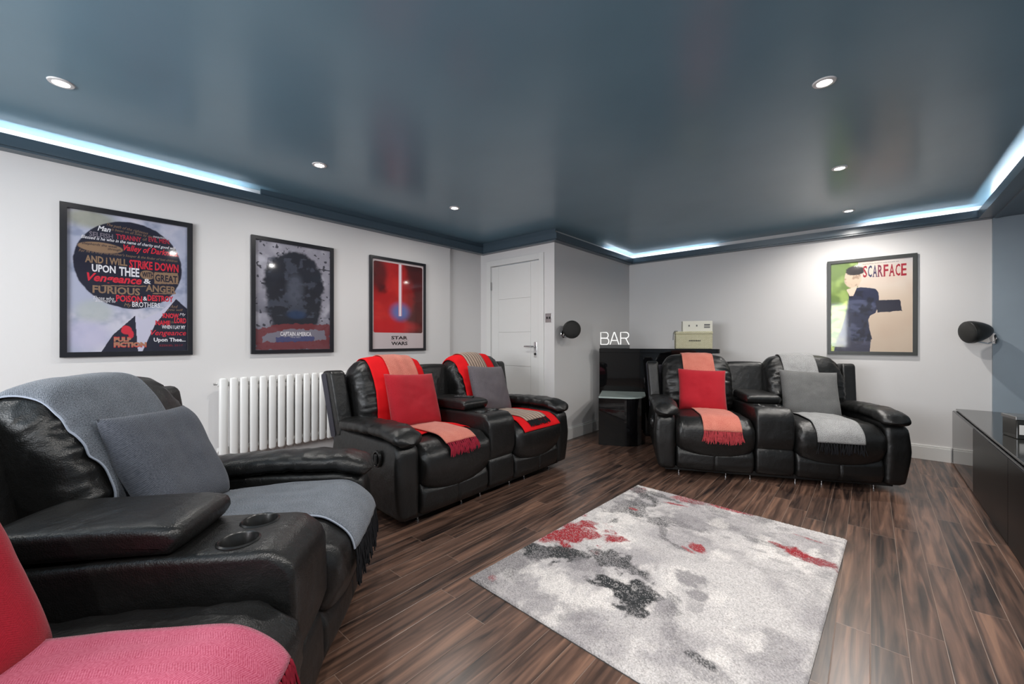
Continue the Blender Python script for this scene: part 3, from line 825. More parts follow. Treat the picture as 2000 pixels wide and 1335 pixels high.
RW, RL = 1.25, 1.69
rug = thing('area_rug', 'abstract grey, black and red short-pile rug on the wood floor', 'rug', (-1.346, 3.0, 0), radians(-2.4))
def rug_mesh():
    nx, ny = 312, 422
    x = np.linspace(0, RW, nx); y = np.linspace(0, RL, ny)
    X, Y = np.meshgrid(x, y, indexing='ij')          # Y: distance from the far edge toward the camera
    r = np.random.RandomState(5)
    c = np.zeros((nx, ny, 3)) + np.array(lin((205, 200, 199)))
    g1 = fbm(X, Y, 2.6, 11, 5); g2 = fbm(X, Y * .6, 9, 21, 4); g3 = fbm(X * .5, Y, 22, 31, 3)
    c = mix(c, (158, 153, 156), ramp01(g1, .48, .68) * .7)
    c = mix(c, (228, 222, 219), ramp01(g2, .52, .72) * .8)
    c = mix(c, (120, 117, 120), ramp01(g3, .60, .74) * .45 * ramp01(1 - Y / RL, .35, .8))
    fine = r.rand(nx, ny)
    def blob(cx, cy, rx, ry, rot, col, k=1, rag=1.0, dens=.8, seed=0):
        nonlocal c
        a = radians(rot); dx, dy = X - cx, Y - cy
        u = (dx * cos(a) + dy * sin(a)) / rx; v = (-dx * sin(a) + dy * cos(a)) / ry
        d = np.sqrt(u * u + v * v) + (fbm(X, Y, 13, 50 + seed, 5) - .5) * 2.3 * rag
        w = ramp01(1.15 - d, 0, .45)
        w = w * np.where(fine < dens * (.82 + .18 * ramp01(w, .7, 1)), 1, .30)
        c = mix(c, col, w * k)
    K, Rd, G = (40, 42, 44), (152, 22, 34), (132, 128, 131)
    for q in RUG_BLOBS: blob(*q[:5], {'k': K, 'r': Rd, 'g': G}[q[5]], *q[6:])
    c = mix(c, (60, 52, 56), (fine > .93) * .35)
    z = np.full((nx, ny), .014) + (r.rand(nx, ny) - .5) * .003
    ed = np.minimum(np.minimum(X, RW - X), np.minimum(Y, RL - Y)); z -= .010 * np.clip(1 - ed / .012, 0, 1) ** 2
    b = MB()
    P = np.stack([X, -Y, z], -1).reshape(-1, 3)
    idx = np.arange(nx * ny).reshape(nx, ny)
    F = np.stack([idx[:-1, :-1], idx[:-1, 1:], idx[1:, 1:], idx[1:, :-1]], -1).reshape(-1, 4)
    b.v = P.tolist(); b.f = F.tolist(); b.m = [0] * len(b.f)
    cc = np.ones((nx * ny, 4)); cc[:, :3] = c.reshape(-1, 3); b.c = cc
    o = b.build('pile', M_RUG, rug, smooth=True, sharp=0)
    b = MB(); b.box(0, RW, -RL, 0, 0, .004); b.build('backing', M_INK, rug)
# (across, from far edge, half sizes, turn, colour, strength, raggedness, density, seed)
RUG_BLOBS = [
    (.06, .10, .07, .05, 20, 'r', .75, 1.2, .55, 3), (.12, .16, .14, .06, 40, 'k', .9, 1.2, .6, 1), (.16, .42, .10, .20, 10, 'k', .85, 1.4, .55, 2), (.22, .10, .13, .03, 10, 'k', .8, 1, .6, 4), (.05, .40, .09, .22, 0, 'g', .6, 1.2, .6, 5),
    (.45, .03, .17, .05, 0, 'r', .85, 1.3, .6, 6), (.62, .02, .20, .025, 0, 'r', .95, .8, .8, 7), (.37, .18, .09, .016, -10, 'r', .9, .5, .9, 8), (.52, .06, .14, .05, 10, 'k', .5, 1.4, .45, 9), (.2, .45, .03, .02, 0, 'r', .9, .6, .8, 33),
    (.32, .51, .13, .05, 15, 'k', .75, 1.5, .55, 10), (.52, .45, .15, .045, 0, 'k', .65, 1.5, .5, 11), (.50, .38, .16, .08, 5, 'g', .55, 1.2, .7, 12), (.46, .60, .12, .02, 60, 'k', .6, 1, .55, 13), (.56, .72, .15, .018, 20, 'k', .65, 1, .6, 14),
    (.80, .10, .16, .06, 0, 'g', .6, 1.4, .6, 15), (.85, .04, .10, .04, 0, 'k', .45, 1.5, .4, 16), (.72, .28, .16, .05, 15, 'k', .35, 1.5, .4, 34),
    (.09, 1.00, .16, .18, 35, 'r', 1, 1.2, .85, 17), (.20, .93, .12, .05, -10, 'r', .95, 1.2, .75, 18), (.30, .88, .08, .018, -10, 'r', .9, .8, .7, 19), (.04, 1.17, .05, .09, 0, 'r', .85, 1.2, .6, 20),
    (.15, 1.26, .15, .085, -15, 'k', 1, 1.1, .85, 21), (.26, 1.17, .12, .06, -10, 'k', .95, 1.2, .8, 22), (.40, 1.12, .13, .07, 10, 'k', .9, 1.4, .66, 23), (.36, 1.25, .12, .07, 0, 'g', .75, 1.2, .7, 24), (.52, 1.10, .12, .025, 15, 'k', .7, 1.2, .55, 25),
    (.55, 1.27, .15, .07, 0, 'k', 1, 1.2, .85, 26), (.64, 1.36, .08, .045, 0, 'k', .95, 1.2, .8, 27), (.66, 1.23, .08, .03, -10, 'k', .9, 1.2, .7, 28), (.80, 1.29, .035, .10, -25, 'k', .6, 1.3, .5, 29), (.77, 1.31, .06, .12, -25, 'g', .6, 1.1, .6, 30),
    (.04, 1.50, .09, .20, 0, 'k', .55, 1.5, .4, 31), (.08, 1.46, .10, .20, 0, 'g', .6, 1.2, .6, 32), (.09, 1.62, .03, .03, 0, 'r', .5, .8, .6, 35),
    (.68, .68, .045, .035, 20, 'r', .95, 1.1, .85, 36), (.66, .74, .05, .015, 20, 'r', .8, 1, .7, 37), (1.12, .38, .10, .05, 25, 'r', 1, 1.0, .88, 38), (1.02, .36, .07, .018, 20, 'r', .95, 1, .7, 39), (1.19, .39, .05, .03, 0, 'r', 1, .9, .8, 40), (1.10, .15, .09, .012, 10, 'r', .7, 1, .6, 41),
    (.84, .36, .09, .02, 25, 'k', .6, 1.2, .55, 42), (.93, .36, .06, .012, 0, 'k', .5, 1.2, .5, 43), (1.15, .30, .06, .02, 20, 'k', .45, 1.2, .45, 44),
    (.76, 1.0, .09, .06, 20, 'g', .8, .9, .9, 45), (.83, 1.10, .07, .05, 10, 'g', .8, .9, .9, 46), (.86, 1.2, .04, .06, 0, 'g', .5, 1, .8, 47), (.53, 1.58, .16, .05, 10, 'g', .55, 1.2, .7, 48), (.98, 1.48, .18, .05, 15, 'g', .6, 1.2, .7, 49), (.97, 1.47, .05, .02, 10, 'k', .8, 1, .6, 50), (1.14, 1.24, .05, .12, 0, 'g', .5, 1.1, .7, 51), (1.2, .6, .05, .5, 0, 'g', .4, 1.5, .5, 52)]
rug_mesh()

# ------------------------------------------------------------------ radiator
rd = thing('column_radiator', 'white horizontal tube radiator on the left wall below the posters', 'radiator', (XL, .835, 0))
NT = 19; PIT = .0655
for i in range(NT):
    y = .03 + i * PIT
    R = []
    for z, e in ((.262, .6), (.268, .9), (.275, 1), (.828, 1), (.836, .9), (.842, .6)):
        R.append([(.085 + .018 * e * math.copysign(abs(cos(a)) ** .7, cos(a)), y + .027 * e * math.copysign(abs(sin(a)) ** .8, sin(a)), z) for a in [2 * pi * k / 24 for k in range(24)]])
    b = MB(); b.loft(R); b.build('tube', M_RAD, rd, smooth=True, sharp=35)
for z in (.31, .795):
    b = MB(); b.tube([(.05, .0, z), (.05, .03 + (NT - 1) * PIT + .03, z)], .018, 16); b.build('header_pipe', M_RAD, rd, smooth=True)
for y in (.25, .95):
    for z in (.31, .795):
        b = MB(); b.box(0.002, .05, y - .012, y + .012, z - .012, z + .012); b.build('wall_bracket', M_RAD, rd)
b = MB(); b.tube([(.05, -.022, .797), (.05, .002, .797)], .008, 10); b.build('bleed_valve', M_STEEL, rd, smooth=True)

# ------------------------------------------------------------------ posters
def text_geo(s, x0, x1, yc, h, bold=.0, shear=0, rot=0):
    cu = bpy.data.curves.new('t', 'FONT'); cu.body = s; cu.resolution_u = 2; cu.offset = bold; cu.shear = shear
    o = bpy.data.objects.new('t', cu); COL.objects.link(o)
    me = bpy.data.meshes.new_from_object(o.evaluated_get(bpy.context.evaluated_depsgraph_get()))
    V = np.array([v.co[:2] for v in me.vertices]); F = [list(p.vertices) for p in me.polygons]
    bpy.data.objects.remove(o); bpy.data.curves.remove(cu); bpy.data.meshes.remove(me)
    lo, hi = V.min(0), V.max(0)
    V = (V - (lo + hi) / 2) / (hi - lo) * np.array([x1 - x0, h])
    if rot: V = V @ np.array([[cos(rot), sin(rot)], [-sin(rot), cos(rot)]])
    return V + np.array([(x0 + x1) / 2, yc]), F
def inpoly(X, Y, poly):
    r = np.zeros(X.shape, bool); n = len(poly)
    for i in range(n):
        x0, y0 = poly[i]; x1, y1 = poly[(i + 1) % n]
        k = ((y0 > Y) != (y1 > Y)); xx = (x1 - x0) * (Y - y0) / ((y1 - y0) or 1e-9) + x0
        r ^= k & (X < xx)
    return r
class Poster:
    """a print w x h metres, painted on a fine grid; crop = (x_left, x_right, top_l, top_r, bot_l, bot_r) of where it sits in a close view"""
    def __init__(s, w, h, crop, res=.0028):
        s.w, s.h, s.cr = w, h, crop
        s.nx, s.ny = int(w / res), int(h / res)
        s.A, s.Bv = np.meshgrid(np.linspace(0, w, s.nx), np.linspace(0, h, s.ny), indexing='ij')
        s.c = np.zeros((s.nx, s.ny, 3)); s.txt = []
    def m(s, x, y):
        xl, xr, tl, tr, bl, br = s.cr
        t = (x - xl) / (xr - xl); top = tl + (tr - tl) * t; bot = bl + (br - bl) * t
        # even out the foreshortening across the print
        k = (bl - tl) / (br - tr); tt = t / (t + k * (1 - t)) if False else t
        return tt * s.w, (bot - y) / (bot - top) * s.h
    def base(s, col): s.c[:] = np.array(lin(col))
    def mix(s, col, k): s.c = mix(s.c, col, k)
    def poly(s, pts, col, k=1, rag=0, seed=1):
        P = [s.m(*p) for p in pts]
        A, B = s.A, s.Bv
        if rag: A = A + (fbm(s.A, s.Bv, 40, seed, 3) - .5) * rag; B = B + (fbm(s.A, s.Bv, 40, seed + 9, 3) - .5) * rag
        s.mix(col, inpoly(A, B, P) * 1.0 * k)
    def ell(s, x, y, rx, ry, col, k=1, soft=.3, rag=0, seed=1):
        a, b_ = s.m(x, y); a1, _ = s.m(x + rx, y); _, b1 = s.m(x, y - ry)
        d = np.sqrt(((s.A - a) / (a1 - a)) ** 2 + ((s.Bv - b_) / (b1 - b_)) ** 2)
        if rag: d = d + (fbm(s.A, s.Bv, 30, seed, 4) - .5) * rag
        s.mix(col, ramp01(1 + soft / 2 - d, 0, max(soft, 1e-3)) * k)
    def text(s, t, x0, x1, y, hpx, col, bold=0, shear=0, slope=None):
        a0, b0 = s.m(x0, y); a1, b1 = s.m(x1, y); bm_ = s.m((x0 + x1) / 2, y)[1]
        hh = hpx / (s.cr[4] - s.cr[2]) * s.h
        V, F = text_geo(t, a0, a1, bm_, hh, bold, shear, slope or 0); s.txt.append((V, F, col))
    def mesh(s, to3, name, parent):
        """to3(a, b, lift) -> local point"""
        b = MB(); nx, ny = s.nx, s.ny
        V = [to3(a, bb, 0) for a, bb in zip(s.A.ravel(), s.Bv.ravel())]
        idx = np.arange(nx * ny).reshape(nx, ny)
        F = np.stack([idx[:-1, :-1], idx[1:, :-1], idx[1:, 1:], idx[:-1, 1:]], -1).reshape(-1, 4).tolist()
        C = s.c.reshape(-1, 3).tolist()
        for k, (TV, TF, col) in enumerate(s.txt):
            o = len(V); V += [to3(float(p[0]), float(p[1]), .0006 + .00002 * k) for p in TV]; F += [[i + o for i in f] for f in TF]; C += [list(lin(col))] * len(TV)
        b.v = V; b.f = F; b.m = [0] * len(F); b.c = np.c_[np.array(C), np.ones(len(C))]
        return b.build(name, M_PRINT, parent)
def framed(label, p, loc, rz, W_, H_, bw, fm, depth=.024, glass=True):
    """frame centred on its lower left corner; local x runs right along the wall, -y into the room"""
    t = thing('framed_poster', label, 'poster', loc, rz)
    b = MB()
    o = [(0, 0), (W_, 0), (W_, H_), (0, H_)]; i = [(bw, bw), (W_ - bw, bw), (W_ - bw, H_ - bw), (bw, H_ - bw)]
    V = [(x, -.001, z) for x, z in o] + [(x, -depth, z) for x, z in o] + [(x, -.001, z) for x, z in i] + [(x, -depth, z) for x, z in i]
    F = []
    for k in range(4):
        n = (k + 1) % 4
        F += [(k, n, 4 + n, 4 + k), (4 + k, 4 + n, 12 + n, 12 + k), (12 + k, 12 + n, 8 + n, 8 + k), (8 + k, 8 + n, n, k)]
    b.add(V, F); b.build('frame', fm, t, bevel=.0015)
    b = MB(); b.box(bw - .004, W_ - bw + .004, -.008, -.002, bw - .004, H_ - bw + .004); b.build('backing_board', M_INK, t)
    p.mesh(lambda a, bb, l: (bw - .001 + a, -.0095 - l, bw - .001 + bb), 'print', t)
    if glass:
        b = MB(); b.add([(bw - .002, -.0155, bw - .002), (W_ - bw + .002, -.0155, bw - .002), (W_ - bw + .002, -.0155, H_ - bw + .002), (bw - .002, -.0155, H_ - bw + .002)], [(0, 1, 2, 3)])
        b.build('glass', M_GLASS, t)
    return t

GOLD, RED, WHT, NAVY = (140, 112, 88), (205, 38, 58), (226, 224, 230), (26, 25, 44)
# lettered poster, largest, left
w_, h_ = .639, .935; bw = .031
p = Poster(w_ - 2 * bw + .002, h_ - 2 * bw + .002, (110, 1040, 97, 245, 1215, 1200))
p.base((172, 176, 198))
g = fbm(p.A, p.Bv, 6, 3, 5); p.mix((202, 200, 214), ramp01(g, .42, .7)); p.mix((120, 132, 160), ramp01(fbm(p.A, p.Bv, 9, 8, 4), .52, .75) * .7)
p.ell(270, 180, 180, 70, (150, 150, 120), .7, .9); p.ell(300, 900, 130, 90, (176, 182, 182), .8, .8); p.ell(250, 1080, 160, 110, (188, 184, 212), .7, .9)
p.ell(572, 540, 420, 335, NAVY, 1, .02, .03, 5)
p.poly([(345, 1215), (430, 1080), (600, 930), (625, 1215)], NAVY); p.poly([(655, 1215), (760, 1000), (940, 800), (1045, 880), (1045, 1215)], NAVY)
p.poly([(600, 930), (660, 960), (800, 900), (940, 800), (760, 1000), (655, 1215), (625, 1215)], (196, 194, 214))
p.ell(345, 402, 162, 40, GOLD, 1, .1); p.ell(700, 612, 60, 34, GOLD, 1, .1, .2); p.poly([(755, 590), (960, 600), (960, 685), (755, 680)], GOLD, 1, .008)
p.ell(535, 1040, 38, 34, RED, 1, .1, .5, 4); p.ell(570, 1075, 20, 30, RED, 1, .1, .5, 6)
p.poly([(350, 693), (690, 697), (690, 704), (350, 700)], GOLD); p.poly([(745, 752), (940, 756), (940, 763), (745, 760)], GOLD)
for q in (('The path of the righteous', 385, 705, 258, 30, GOLD, 0, .3, -.10), ('Man', 320, 415, 256, 42, WHT, .02, .3), ('is beset on all sides by the', 420, 740, 290, 26, GOLD, 0, .3, -.06), ('inequities', 745, 850, 322, 22, WHT, 0, .3),
          ('SELFISH', 262, 432, 306, 40, (120, 112, 124), .02), ('TYRANNY', 455, 650, 326, 42, (170, 40, 62), .03), ('of', 660, 695, 335, 24, GOLD), ('EVIL MEN.', 708, 888, 346, 40, (170, 40, 62), .02),
          ('Blessed is he who in the name of charity and good will', 205, 935, 366, 34, WHT, .01, .3), ('shepherds the weak', 210, 465, 384, 26, NAVY, 0, .3), ('through', 395, 490, 418, 24, NAVY, 0, .3), ('The', 512, 548, 396, 22, RED, 0, .3),
          ('Valley of Darkness.', 510, 962, 432, 66, RED, .02, .3), ("For he is truly his brother's keeper & the finder of lost children", 190, 952, 468, 28, GOLD, 0, .3),
          ('AND i WiLL', 232, 540, 503, 58, GOLD, .035), ('STRiKE DOWN', 555, 962, 545, 72, RED, .03), ('UPON', 280, 452, 566, 62, WHT, .03), ('THEE', 478, 634, 590, 74, WHT, .03), ('WiTH', 655, 750, 612, 44, NAVY, .02), ('GREAT', 762, 952, 642, 62, NAVY, .02),
          ('Vengeance', 245, 652, 652, 86, RED, .03, .3), ('&', 668, 728, 662, 42, WHT, .02), ('FURIOUS', 285, 640, 734, 62, GOLD, .03), ('ANGER', 685, 940, 722, 60, GOLD, .03),
          ('Those who', 290, 440, 794, 28, WHT, 0, .3), ('attempt to', 305, 452, 820, 26, WHT, 0, .3), ('POiSON', 455, 657, 798, 56, RED, .03), ('&', 664, 697, 796, 34, WHT, .01), ('DESTROY', 700, 915, 796, 52, RED, .03),
          ('My', 515, 572, 850, 36, GOLD, 0, .3), ('BROTHERS...', 578, 832, 846, 44, WHT, .01), ('And', 892, 955, 858, 28, GOLD, 0, .3), ('you will', 862, 1000, 886, 28, GOLD, 0, .3),
          ('KNOW', 825, 966, 930, 44, RED, .04), ('My', 972, 1026, 922, 30, WHT, 0, .3), ('NAME', 765, 890, 985, 42, RED, .04), ('is the', 893, 920, 978, 22, GOLD), ('LORD', 925, 1032, 968, 48, RED, .04), ('WHEN I LAY MY', 818, 1024, 1018, 32, WHT, .02),
          ('Vengeance', 725, 1030, 1068, 60, RED, .01, .3), ('Upon Thee...', 750, 1026, 1120, 44, WHT, .03), ('EZEKIEL 25:17', 800, 1000, 1160, 16, (150, 30, 50)),
          ('PULP', 438, 572, 1112, 40, (200, 60, 60), .07), ('PULP', 440, 570, 1116, 34, (170, 122, 96), .05), ('FICTION', 437, 692, 1156, 44, (200, 60, 60), .07), ('FICTION', 439, 690, 1152, 38, (170, 122, 96), .06)):
    p.text(*q)
framed('largest framed poster on the left wall, round dark shape filled with coloured lettering', p, (XL, .058, 1.016), pi / 2, w_, h_, bw, M_FRAME)

# grey poster with a dark mass over red bands (plain stand-in artwork)
w_, h_ = .653, .935; bw = .030
p = Poster(w_ - 2 * bw + .002, h_ - 2 * bw + .002, (143, 862, 125, 248, 1200, 1195))
p.base((150, 148, 160))
g = fbm(p.A, p.Bv, 4, 13, 5); p.mix((186, 184, 196), ramp01(g, .42, .62)); p.mix((92, 94, 108), ramp01(1 - p.Bv / p.h, .55, 1) * .8)
p.mix((72, 74, 88), ramp01(fbm(p.A, p.Bv * 2, 5, 17, 4), .55, .7) * ramp01(1 - p.Bv / p.h, .3, .9))
p.mix((40, 40, 50), ramp01(fbm(p.A, p.Bv, 42, 19, 2), .74, .78) * .9)
p.ell(505, 560, 285, 310, (36, 38, 48), 1, .15, .2, 3); p.ell(505, 780, 270, 280, (34, 35, 44), 1, .2, .2, 4)
p.mix((72, 76, 90), ramp01(fbm(p.A, p.Bv, 16, 23, 4), .54, .66) * .65 * inpoly(p.A, p.Bv, [p.m(250, 300), p.m(770, 330), p.m(760, 900), p.m(250, 860)]))
p.ell(505, 610, 80, 140, (86, 90, 104), .6, .9); p.ell(520, 860, 90, 40, (38, 58, 92), .8, .8)
p.poly([(150, 1000), (400, 940), (855, 960), (855, 1195), (150, 1200)], (112, 46, 50), .9, .03, 5); p.poly([(200, 1060), (420, 1000), (800, 1010), (820, 1110), (210, 1120)], (122, 124, 138), .85, .03, 6)
p.poly([(330, 1075), (690, 1070), (700, 1120), (330, 1125)], (56, 62, 108), .85, .02, 7)
p.text('CAPTAIN AMERICA', 365, 665, 1046, 44, (226, 222, 226), .02); p.text('THE FIRST', 470, 560, 1080, 10, (190, 186, 190))
framed('middle framed poster on the left wall, grey sky with a dark mass over red bands', p, (XL, 1.064, 1.012), pi / 2, w_, h_, bw, M_FRAME)

# red poster with a pale vertical streak (plain stand-in artwork)
w_, h_ = .660, .938; bw = .026
p = Poster(w_ - 2 * bw + .002, h_ - 2 * bw + .002, (1268, 1758, 318, 404, 1195, 1188))
p.base((206, 192, 194))
x0, b0 = p.m(1282, 1036); x1, b1 = p.m(1748, 1040); _, bt = p.m(1300, 345)
rr = .02; cx = np.clip(p.A, x0 + rr, x1 - rr); cy = np.clip(p.Bv, b0 + rr, bt - rr); ins = np.hypot(p.A - cx, p.Bv - cy) < rr
sv = p.c.copy()
p.base((176, 26, 28)); g = fbm(p.A, p.Bv, 5, 33, 5)
p.mix((60, 10, 14), ramp01(g, .48, .7) * .8); p.mix((210, 46, 40), ramp01(fbm(p.A, p.Bv, 3, 37, 4), .5, .7) * .7)
p.mix((46, 14, 18), ramp01(p.A / p.w, .56, .72) * .9); p.ell(1330, 480, 70, 160, (50, 10, 14), .8, .9); p.ell(1600, 700, 60, 160, (168, 32, 30), .6, .9, .5); p.ell(1430, 980, 240, 70, (196, 24, 28), .9, .9)
p.ell(1524, 840, 80, 75, (84, 120, 184), .9, 1.2); p.poly([(1508, 335), (1542, 335), (1542, 880), (1508, 880)], (226, 168, 178), .8); p.poly([(1517, 335), (1533, 335), (1533, 880), (1517, 880)], (244, 232, 240))
p.c = np.where(ins[..., None], p.c, sv)
p.text('STAR', 1440, 1596, 1088, 34, (40, 26, 28), .035); p.text('THE LAST JEDI', 1428, 1606, 1115, 9, (150, 110, 112)); p.text('WARS', 1440, 1596, 1142, 36, (40, 26, 28), .035)
framed('red framed poster with a pale vertical streak, nearest the white door', p, (XL, 2.073, 1.009), pi / 2, w_, h_, bw, M_FRAME)

# cream, green and navy poster on the back wall (plain stand-in artwork)
w_, h_ = .676, .972; bw = .031
p = Poster(w_ - 2 * bw + .002, h_ - 2 * bw + .002, (205, 970, 262, 190, 1082, 1092))
p.base((206, 186, 166)); p.mix((214, 204, 196), ramp01(p.Bv / p.h, .45, 1)); p.mix((186, 186, 194), ramp01(p.Bv / p.h, .8, 1) * .6 * ramp01(p.A / p.w, .55, 1))
p.mix((196, 168, 148), ramp01(fbm(p.A, p.Bv, 4, 43, 3), .5, .8) * .35)
p.poly([(200, 200), (476, 200), (476, 470), (330, 700), (200, 700)], (104, 128, 62)); 
k = inpoly(p.A, p.Bv, [p.m(200, 200), p.m(476, 200), p.m(476, 470), p.m(330, 700), p.m(200, 700)])
p.mix((152, 176, 96), k * ramp01(fbm(p.A, p.Bv, 7, 47, 3), .45, .7)); p.mix((52, 66, 38), k * ramp01(fbm(p.A * .3, p.Bv, 12, 48, 3), .5, .65) * ramp01(1 - p.Bv / p.h, .3, .5))
k = inpoly(p.A, p.Bv, [p.m(200, 660), p.m(385, 600), p.m(350, 800), p.m(240, 1100), p.m(195, 1100)])
p.mix((206, 222, 130), k * 1.0); p.mix((120, 158, 66), k * ramp01(fbm(p.A, p.Bv, 34, 49, 3), .45, .6))
p.poly([(385, 520), (440, 486), (500, 476), (600, 486), (645, 496), (668, 530), (672, 580), (665, 660), (640, 720), (590, 745), (572, 790), (585, 880), (608, 968), (590, 975), (588, 1095), (235, 1095), (262, 980), (318, 860), (352, 740), (384, 620)], (36, 40, 66), 1, .006, 4)
suit = inpoly(p.A, p.Bv, [p.m(385, 520), p.m(660, 500), p.m(660, 640), p.m(575, 760), p.m(600, 970), p.m(585, 1095), p.m(240, 1095), p.m(352, 740)])
p.mix((78, 84, 112), suit * ramp01(fbm(p.A * .5 + p.Bv * .4, p.Bv, 14, 51, 4), .5, .66) * .75); p.mix((16, 18, 34), suit * ramp01(fbm(p.A, p.Bv * .7, 18, 52, 4), .54, .68) * .8)
p.mix((96, 92, 104), ramp01(p.Bv / p.h, .0, .11) * 0 + inpoly(p.A, p.Bv, [p.m(240, 985), p.m(590, 985), p.m(588, 1095), p.m(235, 1095)]) * .25)
p.ell(425, 395, 82, 92, (202, 180, 158), 1, .15, .2, 5); p.mix((150, 122, 104), (np.hypot((p.A - p.m(425, 400)[0]) / .065, (p.Bv - p.m(425, 400)[1]) / .075) < 1) * ramp01(fbm(p.A, p.Bv, 20, 53, 4), .46, .62) * .8)
p.ell(445, 320, 88, 44, (42, 36, 38), 1, .25, .4, 7)
p.poly([(362, 500), (420, 480), (470, 470), (430, 560), (392, 560)], (222, 196, 176), 1, .006)
p.poly([(640, 600), (860, 596), (880, 700), (660, 716)], (36, 36, 52), 1, .012, 8)
p.text('He was Tony Montana. The world will remember him by another name', 520, 850, 248, 14, (60, 50, 52))
xs = [520, 567, 612, 660, 712, 762, 818, 868, 922]; cols = [(150, 34, 50), (58, 62, 92), (70, 60, 90), (120, 48, 70), (150, 30, 50), (150, 30, 50), (156, 28, 46), (156, 28, 46)]
for ch, a, c_, cl in zip('SCARFACE', xs[:-1], xs[1:], cols):
    yc = 330 - (a - 520) * .055
    p.text(ch, a + 2, c_ - 5, yc, 106, cl, .02)
    if ch in 'ARFE':       # slab serifs at the feet
        p.text('-', a - 1, a + 18, yc + 52, 5, cl, .02)
        if ch in 'AR': p.text('-', c_ - 20, c_ - 1, yc + 52, 5, cl, .02)
    if ch in 'RFE': p.text('-', a - 1, a + 12, yc - 52, 5, cl, .02)
p.text('LITTLE', 255, 335, 972, 26, (200, 200, 170), .01); p.text('FRIEND..', 250, 350, 1030, 26, (200, 200, 170), .01)
framed('framed poster on the back wall, cream with a green left side and tall red title', p, (-.342, YB, .975), 0, w_, h_, bw, M_FRAMEG)

# ------------------------------------------------------------------ egg speakers
def speaker(label, loc, aim, plate, plate_n, group='egg speakers'):
    """egg: long axis along aim, grille at the front; bracket: disc on the wall, bent arm"""
    t = thing('wall_speaker', label, 'speaker', loc, 0, group)
    q = Vector(aim).to_track_quat('Z', 'Y').to_matrix().to_4x4()
    b = MB(); pr = []
    for k in range(25):
        a = pi * k / 24; z = -cos(a)
        r = sin(a) ** .92 * (1 - .22 * (-z)) * .098 if z < 0 else sin(a) * .098
        pr.append((max(r, .0005), z * (.15 if z < 0 else .05)))
    back = [x for x in pr if x[1] <= .018]; front = [(.0005, .012)]
    b.lathe(back + [(.0935, .021), (.0005, .021)], q, 40); sh = b.build('shell', M_SPK, t, smooth=True, sharp=50)
    b = MB(); b.lathe([(.0932, .0212)] + [(.0928 * cos(a), .021 + .034 * sin(a)) for a in np.linspace(.12, pi / 2 - .01, 12)], q, 40); b.build('grille', M_GRILLE, t, smooth=True)
    b = MB(); b.lathe([(.0934, .018), (.0950, .0195), (.0950, .0225), (.0934, .024)], q, 40, cap=False); b.build('grille_ring', M_BLACKPL, t, smooth=True)
    lb = MB(); lb.lathe([(.0005, .045), (.006, .045), (.006, .036)], q @ Matrix.Translation((0, -.0, 0)) , 10)
    pq = Vector(plate_n).to_track_quat('Z', 'Y').to_matrix().to_4x4(); pl_ = Vector(plate) - Vector(loc)
    b = MB(); b.lathe([(.0005, .016), (.03, .014), (.045, .006), (.047, 0)], Matrix.Translation(pl_) @ pq, 32); b.build('wall_plate', M_CHROME, t, smooth=True)
    n = Vector(plate_n); a0 = pl_ + n * .012 + Vector((0, 0, -.03)); eg = Vector(aim).normalized() * -.04 + Vector((0, 0, -.075))
    b = MB(); b.tube([a0, a0 + n * .02 + Vector((0, 0, -.012)), eg + Vector((0, 0, -.012)), eg + Vector((0, 0, .02))], .007, 10); b.build('bracket_arm', M_CHROME, t, smooth=True)
    return t
speaker('black egg speaker on a chrome bracket, on the grey wall right of the door', (-2.42, 3.74, 1.235), (.72, -.62, -.12), (XP, 3.80, 1.19), (1, 0, 0))
speaker('black egg speaker on a chrome bracket, beside the blue paint above the media cabinet', (.655, 5.29, 1.19), (-.80, -.42, -.10), (.80, YB - .0175 - .05, 1.135), (-1, -.25, 0))

# ------------------------------------------------------------------ bar in the corner, with what stands on it
BL, BR_ = (-2.45, 4.39, 0), radians(25)
bar = thing('bar_counter', 'black gloss bar counter across the back corner, its left end against the wall', 'bar counter', BL, BR_)
b = MB(); b.box(.0, 1.24, .02, .15, 0, .985); b.build('panel_body', M_GLOSSB, bar, bevel=.002)
b = MB(); b.box(.46, .50, .0, .02, 0, .93); b.build('pilaster', M_GLOSSB, bar, bevel=.002)
pts = [(.0, -.02), (1.27, -.02)] + [(1.27 + .05 * sin(a), .03 - .05 * cos(a)) for a in np.linspace(.2, pi / 2, 6)] + [(1.32, .20), (.0, .20)]
b = MB(); b.prism(pts, .972, 1.0216); b.build('counter_top', M_GLOSSB, bar, bevel=.004)
foot = [(.26, -.54)] + [(.26 + .36 + .14 * sin(a) - .0, -.40 - .14 * cos(a)) for a in np.linspace(0, pi / 2, 10)] + [(.60 + .16, -.002), (.0, -.002)]
foot = [(.032, -.54), (.30, -.54)] + [(.30 + .22 * sin(a), -.26 - .28 * cos(a)) for a in np.linspace(.1, pi / 2, 12)] + [(.52, -.002), (.032, -.002)]
b = MB(); b.prism(foot, .0, .50); lc = b.build('lower_cabinet', M_GLOSSB, bar, bevel=.002)
b = MB(); b.prism([(x, y) for x, y in foot], .5005, .517); b.build('glass_top', M_PALEGL, bar, bevel=.002)

